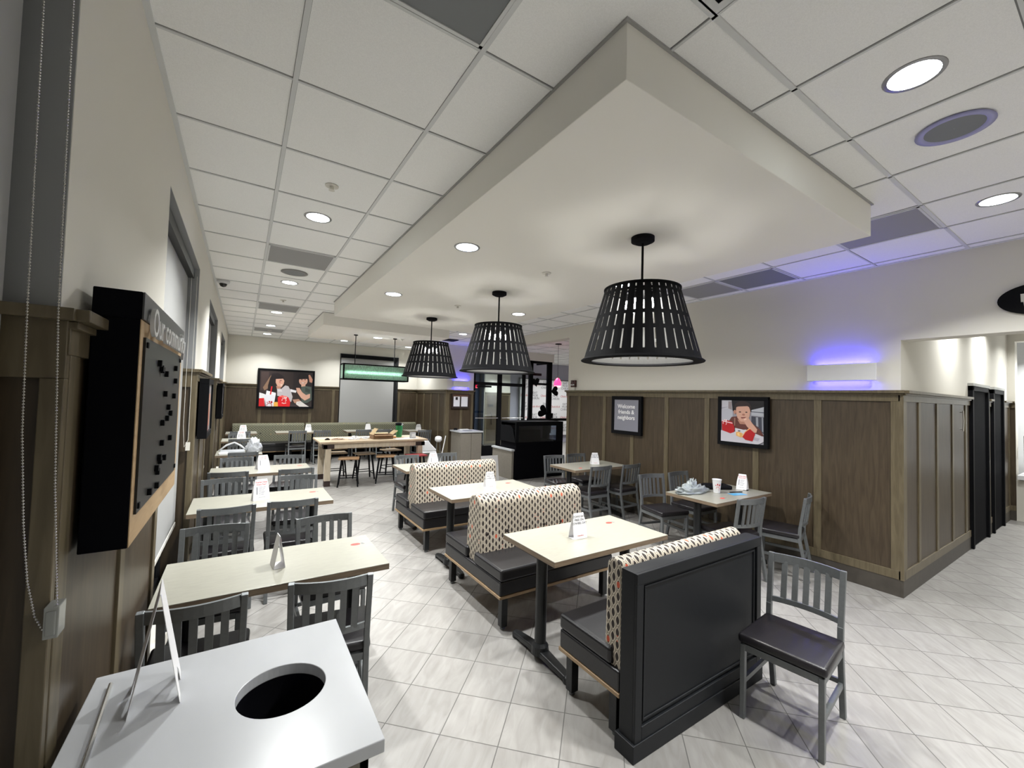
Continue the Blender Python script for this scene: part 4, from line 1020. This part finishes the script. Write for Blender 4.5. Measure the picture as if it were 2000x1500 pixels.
pic2 = [((190, 188, 196), [(0, 0), (.25, 0), (.25, .45), (0, .45)]), ((160, 158, 170), [(0, .18), (.18, .16), (0, .22)]), ((150, 138, 140), [(.17, .03), (.25, .03), (.25, .24), (.17, .26)]),
        ((18, 16, 22), [(.25, 0), (1, 0), (1, .30), (.70, .26), (.28, .26)]), ((178, 178, 188), [(.0, .24), (.17, .2), (.28, .24), (.28, .50), (0, .52)]),
        ((176, 178, 186), [(.72, .22), (1, .14), (1, .36), (.72, .34)]), ((90, 92, 104), [(.72, .25), (1, .26), (1, .28), (.72, .27)]), ((60, 62, 74), [(.72, .36), (1, .38), (1, .75), (.72, .6)]), ((150, 152, 160), [(.82, .38), (.87, .38), (.88, .60), (.83, .58)]), ((150, 152, 160), [(.95, .38), (.98, .38), (.99, .72), (.96, .7)]),
        ((96, 52, 46), [(.26, .40), (.40, .38), (.62, .52), (.80, .56), (.92, .66), (1, .80), (.86, .82), (.70, .72), (.34, .68), (.18, .52)]), ((150, 112, 96), [(.32, .42), (.35, .42), (.34, .60), (.32, .62)]),
        (SK2, [(.40, .46), (.66, .46), (.62, .56), (.46, .56)]),
        ((48, 34, 34), ('e', .52, .17, .20, .16)), (SK, [(.37, .15), (.66, .13), (.70, .24), (.68, .38), (.58, .50), (.48, .50), (.40, .42), (.36, .28)]), (SK2, ('e', .335, .28, .03, .05)),
        ((48, 34, 34), [(.34, .20), (.35, .08), (.50, .01), (.66, .05), (.71, .18), (.62, .125), (.50, .12), (.38, .16)]),
        ((48, 32, 34), ('e', .46, .275, .028, .014)), ((48, 32, 34), ('e', .61, .275, .025, .013)), ((170, 112, 98), ('e', .545, .335, .035, .022)), ((120, 54, 54), [(.48, .40), (.60, .39), (.58, .42), (.50, .425)]),
        (SK, [(.54, .42), (.66, .40), (.70, .46), (.76, .54), (.86, .66), (.84, .74), (.76, .74), (.62, .60), (.55, .48)]), ((228, 186, 168), [(.55, .43), (.61, .41), (.62, .45), (.56, .47)]),
        ((196, 192, 200), [(0, .74), (.30, .76), (.60, .68), (1, .82), (1, .93), (.88, 1), (0, 1)]), ((170, 164, 176), [(.75, .84), (.92, .86), (.88, .93), (.74, .90)]),
        ((176, 22, 30), [(.02, .52), (.10, .47), (.28, .52), (.34, .66), (.33, .76), (.24, .80), (.03, .74)]), ((238, 200, 204), [(.02, .50), (.28, .54), (.29, .565), (.03, .52)]),
        ((206, 206, 212), [(.35, .66), (.62, .70), (.56, .86), (.36, .80)]), ((40, 44, 60), ('e', .45, .725, .035, .012)),
        ((222, 168, 96), [(.37, .76), (.44, .74), (.54, .78), (.50, .88), (.38, .84)]), ((238, 196, 130), [(.40, .78), (.45, .76), (.47, .84), (.42, .84)]), ((232, 170, 110), [(.68, .64), (.58, .74), (.50, .87), (.54, .87), (.72, .66)]),
        ((176, 22, 30), [(.70, .66), (.82, .76), (.76, .94), (.60, .92), (.53, .86), (.60, .74)])]
pic2 += comb(.10, .56, .05, (246, 224, 226), 1.0)
picture('framed photo of a toddler eating beside red food boxes', (XR-.024, 2.70, 1.515), (0, -1, 0), .60, .60, .045, .05, pic2, mat('photo_grey', srgb(150, 148, 158), .4))
picture('small framed grey sign reading welcome friends and neighbors', (XR-.024, 4.51, 1.50), (0, -1, 0), .60, .60, .055, .045, [], 'signgrey',
        [('Welcome\nfriends &\nneighbors', .088, .5, .40, 'paper', dict(bold=.0014, space=1.0))], name='wall_sign', cat='sign')
# frames on the left pilasters, seen from the side
for y, lab in ((5.12, 'deep black picture frame on the second left pilaster, seen edge-on'), (8.35, 'deep black picture frame on the third left pilaster, seen edge-on')):
    picture(lab, (XL+.024, y, 1.54), (0, 1, 0), .66, .56, .05, .075, [((170, 120, 100), [(.2, .2), (.8, .2), (.8, .9), (.2, .9)]), ((190, 40, 40), [(.1, .6), (.5, .6), (.5, 1), (.1, 1)])], mat('photo_lightgrey_%d' % int(y), srgb(120, 118, 120), .4))
picture('small notice frame with two white papers above the far cabinet', (4.93, 10.156, 1.60), (1, 0, 0), .52, .40, .025, .04,
        [((92, 66, 52), [(0, 0), (1, 0), (1, .22), (0, .22)]), ((225, 226, 232), [(.06, .16), (.45, .16), (.45, .92), (.06, .92)]), ((225, 226, 232), [(.54, .16), (.95, .16), (.95, .92), (.54, .92)]), ((30, 28, 34), [(.18, .2), (.32, .2), (.32, .42), (.18, .42)])],
        mat('notice_backing', srgb(40, 30, 28), .5), name='notice_frame', cat='notice board', framem=mat('brown_frame', srgb(46, 34, 30), .4))
# wall light traps with blue glow
def trap(label, org, xd, w, h):
    xd = Vector(xd); up = Vector((0, 0, 1)); n = xd.cross(up); F = lambda u, v, q: tuple(xd*u+up*v+n*q)
    t = thing('insect_light_trap', label, 'light', org, 0, 'white wall light traps with blue glow')
    MB().prism([(-w/2, -h/2), (w/2, -h/2), (w/2, h/2), (-w/2, h/2)], .055, .075, F).build('front_cover', 'white', t, bevel=.004)
    MB().prism([(-w/2+.02, -h/2+.03), (w/2-.02, -h/2+.03), (w/2-.02, h/2-.03), (-w/2+.02, h/2-.03)], .0, .055, F).build('housing', 'white', t)
    for s in (-1, 1):
        mb = MB(); a = Vector(F(-w/2+.06, s*(h/2-.018), .03)); b = Vector(F(w/2-.06, s*(h/2-.018), .03)); mb.tube([a, b], .009, 10); mb.build('blue_tube', 'bluelight', t)
    for s in (-1, 1):
        l = bpy.data.lights.new('blue_glow', 'AREA'); l.shape = 'RECTANGLE'; l.size = w-.12; l.size_y = .03; l.energy = 2.0; l.color = (.035, .03, 1)
        o = bpy.data.objects.new('blue_glow', l); COL.objects.link(o)
        loc = Vector(org)+up*s*(h/2-.004)+n*.032; o.location = loc
        z = -up*s; M3 = Matrix((xd, z.cross(xd), z)).transposed(); o.rotation_euler = M3.to_euler()
trap('white light trap glowing blue above the right wall panelling', (XR, 1.72, 2.075), (0, -1, 0), .58, .17)
trap('small white light trap glowing blue beside the glass doors', (4.95, 10.178, 2.06), (1, 0, 0), .50, .17)
# restroom sign
t = thing('restroom_sign', 'black oval restroom sign with pale figures, cut by the right edge', 'sign', (XR-.001, .44, 2.61))
F = lambda u, v, q: (-q, -u, v)
MB().prism([(.235*math.cos(2*PI*k/40), .125*math.sin(2*PI*k/40)) for k in range(40)], 0, .02, F).build('plate', 'black', t, bevel=.002)
def figure(u0, woman):
    mb = MB(); q0, q1 = .020, .024
    mb.prism([(u0+.013*math.cos(2*PI*k/16), .062+.013*math.sin(2*PI*k/16)) for k in range(16)], q0, q1, F)
    if woman: mb.prism([(u0-.02, .044), (u0+.02, .044), (u0+.045, -.03), (u0+.015, -.03), (u0+.012, -.08), (u0-.012, -.08), (u0-.015, -.03), (u0-.045, -.03)], q0, q1, F)
    else: mb.prism([(u0-.038, .044), (u0+.038, .044), (u0+.036, -.02), (u0+.024, -.02), (u0+.018, -.08), (u0-.018, -.08), (u0-.024, -.02), (u0-.036, -.02)], q0, q1, F)
    return mb.build('pictogram', 'cream', t)
figure(-.075, False); figure(.06, True)
MB().prism([(-.012, -.075), (-.004, -.075), (-.004, .07), (-.012, .07)], .02, .024, F).build('divider', 'cream', t)
t = thing('alarm_strobe', 'dark red alarm strobe with white lens above the panelling end', 'alarm', (XR-.0, 5.80, 2.02))
MB().box(-.05, 0, -.06, .06, -.07, .06).lathe([(.055, -.02), (.05, .03), (.02, .05)], -.03, 0, 16).build('housing', 'maroon', t, bevel=.01)
MB().box(-.065, -.048, -.045, .055, -.035, -.010).build('lens', 'white', t, bevel=.004)
MB().box(-.045, -.005, -.04, .04, -.125, -.07).build('bracket', 'cream', t)

# ------------------------------------------------------------------ items on the cup table
def cup_logo(t, r0, r1, h):
    def P(a, z, off=.0006):
        r = r0+(r1-r0)*z/h+off; return (r*math.cos(a), r*math.sin(a), z)
    a0 = -2.35
    mb = MB()
    def patch(cu, cz, ru, rz, rot=0, n=16):
        vs = [P(a0+(cu)/r1, cz, .0009)]
        for k in range(n):
            b = 2*PI*k/n; u = ru*math.cos(b); v = rz*math.sin(b); uu = u*math.cos(rot)-v*math.sin(rot); vv = u*math.sin(rot)+v*math.cos(rot); vs.append(P(a0+(cu+uu)/r1, cz+vv, .0009))
        mb.add(vs, [(0, 1+k, 1+(k+1) % n) for k in range(n)])
    patch(-.022, .085, .004, .008, .3); patch(-.003, .095, .0065, .011, 0); patch(.020, .089, .008, .013, -.45); patch(.026, .055, .004, .003); patch(.004, .060, .002, .0025)
    R = .021; cz = .050
    for k in range(14):
        b0 = math.radians(-55+k*17); b1 = math.radians(-55+(k+1)*17)
        q = [(R*math.cos(b0), R*math.sin(b0)), (R*math.cos(b1), R*math.sin(b1)), (R*.82*math.cos(b1), R*.82*math.sin(b1)), (R*.82*math.cos(b0), R*.82*math.sin(b0))]
        mb.add([P(a0+u/r1, cz+v, .0009) for u, v in q], [(0, 1, 2, 3)])
    mb.build('red_logo', 'inkred', t, recalc=False)
t = thing('drink_cup', 'white foam drink cup with a red feathered logo', 'cup', (4.39, 2.60, Z7))
MB().lathe([(.001, 0), (.031, 0), (.033, .002), (.045, .138), (.048, .140), (.048, .147), (.044, .147), (.001, .145)], n=32, cap=False).build('cup_body', 'white', t, smooth=False)
cup_logo(t, .033, .045, .138)
t = thing('plastic_bag', 'crumpled grey plastic bag lying left of the drink cup', 'bag', (4.13, 2.73, Z7), -.12)
crumple(MB(), .21, .09, .085, 12, 12, seed=11, amp=.3).build('bag_body', 'bagclear', t, smooth=True)
crumple(MB(), .10, .07, .125, 8, 8, seed=12, amp=.35).build('bag_knot', 'bagclear', t, smooth=True)
t = thing('black_case', 'black zip case behind the drink cup', 'case', (4.62, 2.74, Z7), -.5)
MB().box(-.14, .14, -.09, .09, 0, .045).build('case_body', 'black', t, bevel=.015)
MB().tube([(-.12, -.06, .045), (-.05, -.05, .075), (.05, -.04, .05)], .005, 6).build('strap', 'black', t)
t = thing('black_pen', 'black pen on a blue sleeve right of the cup', 'pen', (4.60, 2.505, Z7+.006), -.35)
MB().tube([(-.08, 0, 0), (.08, 0, 0)], .005, 8).build('barrel', 'black', t); MB().tube([(.08, 0, 0), (.092, 0, 0)], [.005, .001], 8).build('tip', 'chrome', t)
t = thing('blue_sleeve', 'pale blue plastic sleeve under the black pen', 'wrapper', (4.53, 2.45, Z7), -.3)
MB().box(-.09, .09, -.045, .045, 0, .0015).build('film', 'bluefilm', t)
t = thing('black_card', 'small dark card beside the printed card on the cup table', 'card', (4.84, 2.52, Z7), .2)
MB().box(-.035, .035, -.022, .022, 0, .002).build('card', 'black', t)

# ------------------------------------------------------------------ things on the fourth left table
t = thing('plastic_tray', 'clear plastic tray with ropes of plastic on the fourth left table', 'tray', (-.09, 7.82, Z7))
MB().box(-.16, .16, -.13, .13, 0, .03).build('tray_body', 'bagwhite', t, bevel=.01)
MB().tube([(-.18, 0, .03), (-.08, .04, .11), (.02, .02, .15), (.1, .03, .10), (.16, -.04, .05)], [.01, .014, .012, .014, .01], 7).build('twisted_film', 'white', t, smooth=True)
t = thing('plastic_bag', 'bulging clear plastic bag on the fourth left table', 'bag', (.19, 7.80, Z7))
crumple(MB(), .11, .11, .20, 12, 12, seed=21, amp=.2).build('bag_body', 'bagwhite', t, smooth=True)
t = thing('napkin_packet', 'flat white packet at the wall end of the fourth left table', 'packet', (-.20, 7.61, Z7), .1)
MB().box(-.06, .06, -.06, .06, 0, .025).build('packet_body', 'paper', t, bevel=.006)

# ------------------------------------------------------------------ far right corner objects
t = thing('condiment_cabinet', 'greige cabinet with white top beside the glass doors', 'cabinet', (4.98, 9.80, 0))
MB().box(-.30, .32, -.24, .32, .06, .80).build('cabinet_body', 'greige', t, bevel=.003)
MB().box(-.33, .35, -.27, .34, .80, .835).build('countertop', 'quartz', t, bevel=.003)
for s in (-1, 1): MB().box(.01+s*.152-.145, .01+s*.152+.145, -.255, -.24, .09, .78).build('door', 'greige', t, bevel=.002)
MB().box(-.27, .29, -.20, .30, 0, .06).build('toe_kick', 'black', t)
MB().lathe([(.13, .836), (.13, .839), (.001, .839)], .02, .0, 24).build('waste_opening', 'greyvent', t)
t = thing('serving_tray', 'small white tray on the greige cabinet top', 'tray', (4.99, 10.02, .836))
MB().box(-.12, .14, -.05, .05, 0, .02).build('tray_body', 'white', t)
t = thing('tape_roll', 'small dark roll on the greige cabinet top', 'roll', (4.76, 10.02, .836))
MB().lathe([(.05, 0), (.05, .03), (.03, .05), (.001, .05)], n=16).build('roll_body', 'black', t)
t = thing('booster_seat', 'white plastic booster seats stacked right of the timber table', 'high chair', (3.68, 9.2, 0))
MB().prism([(-.15, .44), (.15, .44), (.16, .47), (.02, .61), (-.05, .70), (-.12, .68), (-.15, .6)], -.13, .13, lambda u, v, q: (u, q, v)).build('seat_shell', 'white', t, bevel=.02)
MB().box(-.16, .16, -.14, .14, .395, .435).build('tray', 'white', t, bevel=.015)
MB().box(-.11, .09, -.10, .10, .0, .395).build('stand', 'greige', t, bevel=.01)
t = thing('upright_blower', 'white rounded appliance head on thin grey legs by the corner panelling', 'appliance', (4.19, 9.8, 0))
MB().lathe([(.001, .56), (.05, .565), (.085, .60), (.09, .64), (.075, .69), (.04, .708), (.001, .71)], n=20, cap=False).build('head', 'white', t, smooth=True)
for s in (-1, 1): MB().tube([(s*.04, 0, .58), (s*.08, 0, .01)], .010, 8).build('leg', 'metal', t)
t = thing('mop_handle', 'white pole leaning by the greige cabinet', 'pole', (4.19, 9.5, 0))
MB().tube([(-.08, 0, .02), (.085, .05, .74)], .011, 8).build('shaft', 'white', t); MB().box(-.2, -.02, -.05, .05, 0, .03).build('head', 'black', t)

# storefront doors and vestibule
YS = 10.2
f = MB()
for a, b in ((5.34, 5.41), (6.14, 6.27), (7.0, 7.1)): f.box(a, b, YS, YS+.06, 0, 2.84)
f.box(5.34, 7.1, YS, YS+.06, 2.06, 2.15).box(5.34, 7.1, YS, YS+.06, 2.78, 2.84).box(5.34, 7.1, YS, YS+.06, 0, .10).box(5.41, 6.14, YS+.01, YS+.05, .10, .36).box(6.27, 7.0, YS+.01, YS+.05, .10, .36)
sf = struct(f, 'door_3', 'black', bevel=.003)
MB().box(5.41, 6.14, YS+.028, YS+.033, .36, 2.06).box(6.27, 7.0, YS+.028, YS+.033, .36, 2.06).box(5.41, 6.14, YS+.028, YS+.033, 2.15, 2.78).box(6.27, 7.0, YS+.028, YS+.033, 2.15, 2.78).build('door_pane', 'glass', sf)
MB().tube([(5.41, YS-.03, 1.14), (6.14, YS-.03, 1.14)], .012, 8).tube([(6.27, YS-.03, 1.14), (7.0, YS-.03, 1.14)], .012, 8).build('push_bar', 'chrome', sf)
MB().box(5.5, 5.9, YS-.04, YS, 2.0, 2.05).build('door_closer', 'black', sf)
f = MB()
for a in (5.34, 6.0, 6.7): f.box(a, a+.08, 12.3, 12.36, 0, 2.9)
f.box(5.34, 6.9, 12.3, 12.36, 2.06, 2.16).box(5.34, 6.9, 12.3, 12.36, 0, .12)
o = struct(f, 'door_4', 'black'); MB().box(5.34, 6.9, 12.38, 12.40, 0, H).build('door_pane', mat('night_sky_glass', (.01, .02, .045, 1), .08), o)
struct(MB().box(4.74, 5.34, 12.36, 12.5, 0, H).box(6.9, 7.1, 12.5, 13.2, 0, H), 'wall_entry', 'paint')
t = thing('door_handle', 'black arched pull handle on the vestibule panelling', 'handle', (7.12, 12.27, 1.0))
MB().tube([(0, 0, .2), (-.0, -.05, .15), (0, -.05, -.12), (.04, 0, -.2)], .012, 8).build('grip', 'black', t)
t = thing('wall_plaque', 'small black plaque on the vestibule panelling', 'sign', (7.12, 12.27, 1.45)); MB().box(-.09, .09, -.012, 0, -.04, .04).build('plate', 'black', t)

# step and repeat banner
t = thing('backdrop_banner', 'white backdrop banner with repeated slogans and red script logos', 'banner', (10.0, 12.93, 0))
MB().box(-1.25, 1.2, 0, .015, .3, 2.46).build('banner_cloth', 'banner', t)
MB().box(-1.3, -1.25, -.02, .03, 0, 2.5).box(1.2, 1.25, -.02, .03, 0, 2.5).box(-1.3, 1.25, -.02, .03, 2.46, 2.5).build('frame', 'metal', t)
for r in range(5):
    for c in range(5):
        x = -1.05+c*.50+(.25 if 0 else 0); z = 2.26-r*.42
        if (r+c) % 2 == 0:
            text('slogan', 'EAT\nMOR\nCHIKIN', .125, (x, -.002, z), (1, 0, 0), (0, 0, 1), 'ink', t, .001, space=.85)
        else:
            text('script_logo', 'Chick-fil-A', .11, (x, -.002, z), (1, 0, 0), (0, 0, 1), 'inkred', t, .001, shear=.3)
# black display frame with heart cut-outs
t = thing('display_arch', 'tall black metal arch with cut-out shapes beyond the display case', 'arch', (0, 8.0, 0))
mb = MB()
mb.box(6.20, 6.33, -.03, .03, .9, 2.62).box(5.66, 5.76, -.03, .03, .9, 2.62).box(5.20, 6.33, -.03, .03, 2.56, 2.62).box(5.66, 6.33, -.02, .02, 2.05, 2.10).box(5.66, 6.92, -.05, .05, 1.19, 1.25)
mb.box(6.16, 6.20, -.02, .4, 2.56, 2.60).box(5.66, 6.33, .40, .44, 2.3, 2.36)
mb.box(5.70, 5.76, -.02, .02, .0, .9).box(6.22, 6.30, -.02, .02, 0, .9)
mb.build('post_frame', 'black', t)
def heart(cx, cz, s, rot):
    pts = []
    for k in range(24):
        a = 2*PI*k/24; x = 16*math.sin(a)**3/17; z = (13*math.cos(a)-5*math.cos(2*a)-2*math.cos(3*a)-math.cos(4*a))/17
        pts.append((cx+s*(x*math.cos(rot)-z*math.sin(rot)), cz+s*(x*math.sin(rot)+z*math.cos(rot))))
    return pts
for cx, cz, s, rot in ((6.42, 1.92, .13, -1.4), (6.06, 1.42, .16, 1.15), (5.83, 2.12, .12, .2)):
    MB().prism(heart(cx, cz, s, rot), -.045, -.03, lambda u, v, q: (u, q, v)).build('cutout_shape', 'black', t)
# merchandiser
t = thing('display_case', 'black display case with a glass upper window by the panelling end', 'display case', (5.2, 7.3, 0))
MB().box(-.32, .95, .0, .62, 0, .78).build('base_cabinet', 'navy', t, bevel=.004)
f = MB(); f.box(-.33, .95, 0, .04, 1.13, 1.19).box(-.33, -.26, 0, .04, .78, 1.13).box(.78, .95, 0, .04, .78, 1.13).box(-.33, .95, 0, .62, 1.19, 1.22).box(-.33, .95, .60, .62, .78, 1.19)
f.build('top_frame', 'black', t)
MB().box(-.26, .78, .018, .022, .78, 1.13).build('glass_front', 'glassdark', t)
MB().box(-.30, .35, .05, .5, .78, 1.04).build('inner_bin', 'black', t)
MB().box(-.26, .78, .54, .59, .80, 1.12).build('back_liner', mat('grey_mauve_liner', (.30, .27, .28, 1), .5), t)
MB().prism([(.6, .78), (.0, .78), (.1, 1.05), (.2, 1.13), (.6, 1.13)], -.345, -.33, lambda u, v, q: (q, u, v)).build('side_panel', 'black', t)
t = thing('side_counter', 'greige side counter with thin white top beside the black case', 'counter', (4.87, 7.9, 0))
MB().box(-.06, -.01, -.55, .25, 0, .60).build('counter_body', 'greige', t); MB().box(-.08, -.005, -.57, .27, .60, .635).build('countertop', 'quartz', t)
t = thing('floor_card', 'white poster card on the floor before the glass doors', 'poster', (4.33, 7.38, 0))
MB().bar((0, 0, 0), (0, .08, .52), .40, .006, up=(0, 1, 0)).build('poster_board', 'paper', t)
t = thing('round_clamp', 'black cylinder clamped on the black metal arch beyond the display case', 'clamp', (6.30, 7.96, 1.26)); MB().lathe([(.06, 0), (.06, .12)], n=16).build('clamp_body', 'black', t)


# ------------------------------------------------------------------ camera, world, view
F_, yaw, pitch, roll = 810.635, .575150, .0338142, .0284357
cy, sy, cp, sp = math.cos(yaw), math.sin(yaw), math.cos(pitch), math.sin(pitch)
f = Vector((sy*cp, cy*cp, sp)); r = Vector((cy, -sy, 0)); u = r.cross(f)
r2 = r*math.cos(roll)+u*math.sin(roll); u2 = -r*math.sin(roll)+u*math.cos(roll)
cam = bpy.data.cameras.new('camera'); cam.sensor_width = 36; cam.lens = F_/2000*36; cam.clip_start = .02; cam.clip_end = 60
co = bpy.data.objects.new('camera', cam); COL.objects.link(co)
co.matrix_world = Matrix(((r2.x, u2.x, -f.x, 0), (r2.y, u2.y, -f.y, 0), (r2.z, u2.z, -f.z, 1.72), (0, 0, 0, 1)))
scene.camera = co
w = bpy.data.worlds.new('night'); scene.world = w; w.use_nodes = True
w.node_tree.nodes['Background'].inputs[0].default_value = (.01, .015, .03, 1); w.node_tree.nodes['Background'].inputs[1].default_value = .3
vs_ = scene.view_settings; vs_.view_transform = 'Standard'; vs_.look = 'None'; vs_.gamma = 1; vs_.use_curve_mapping = False; vs_.exposure = 1.18
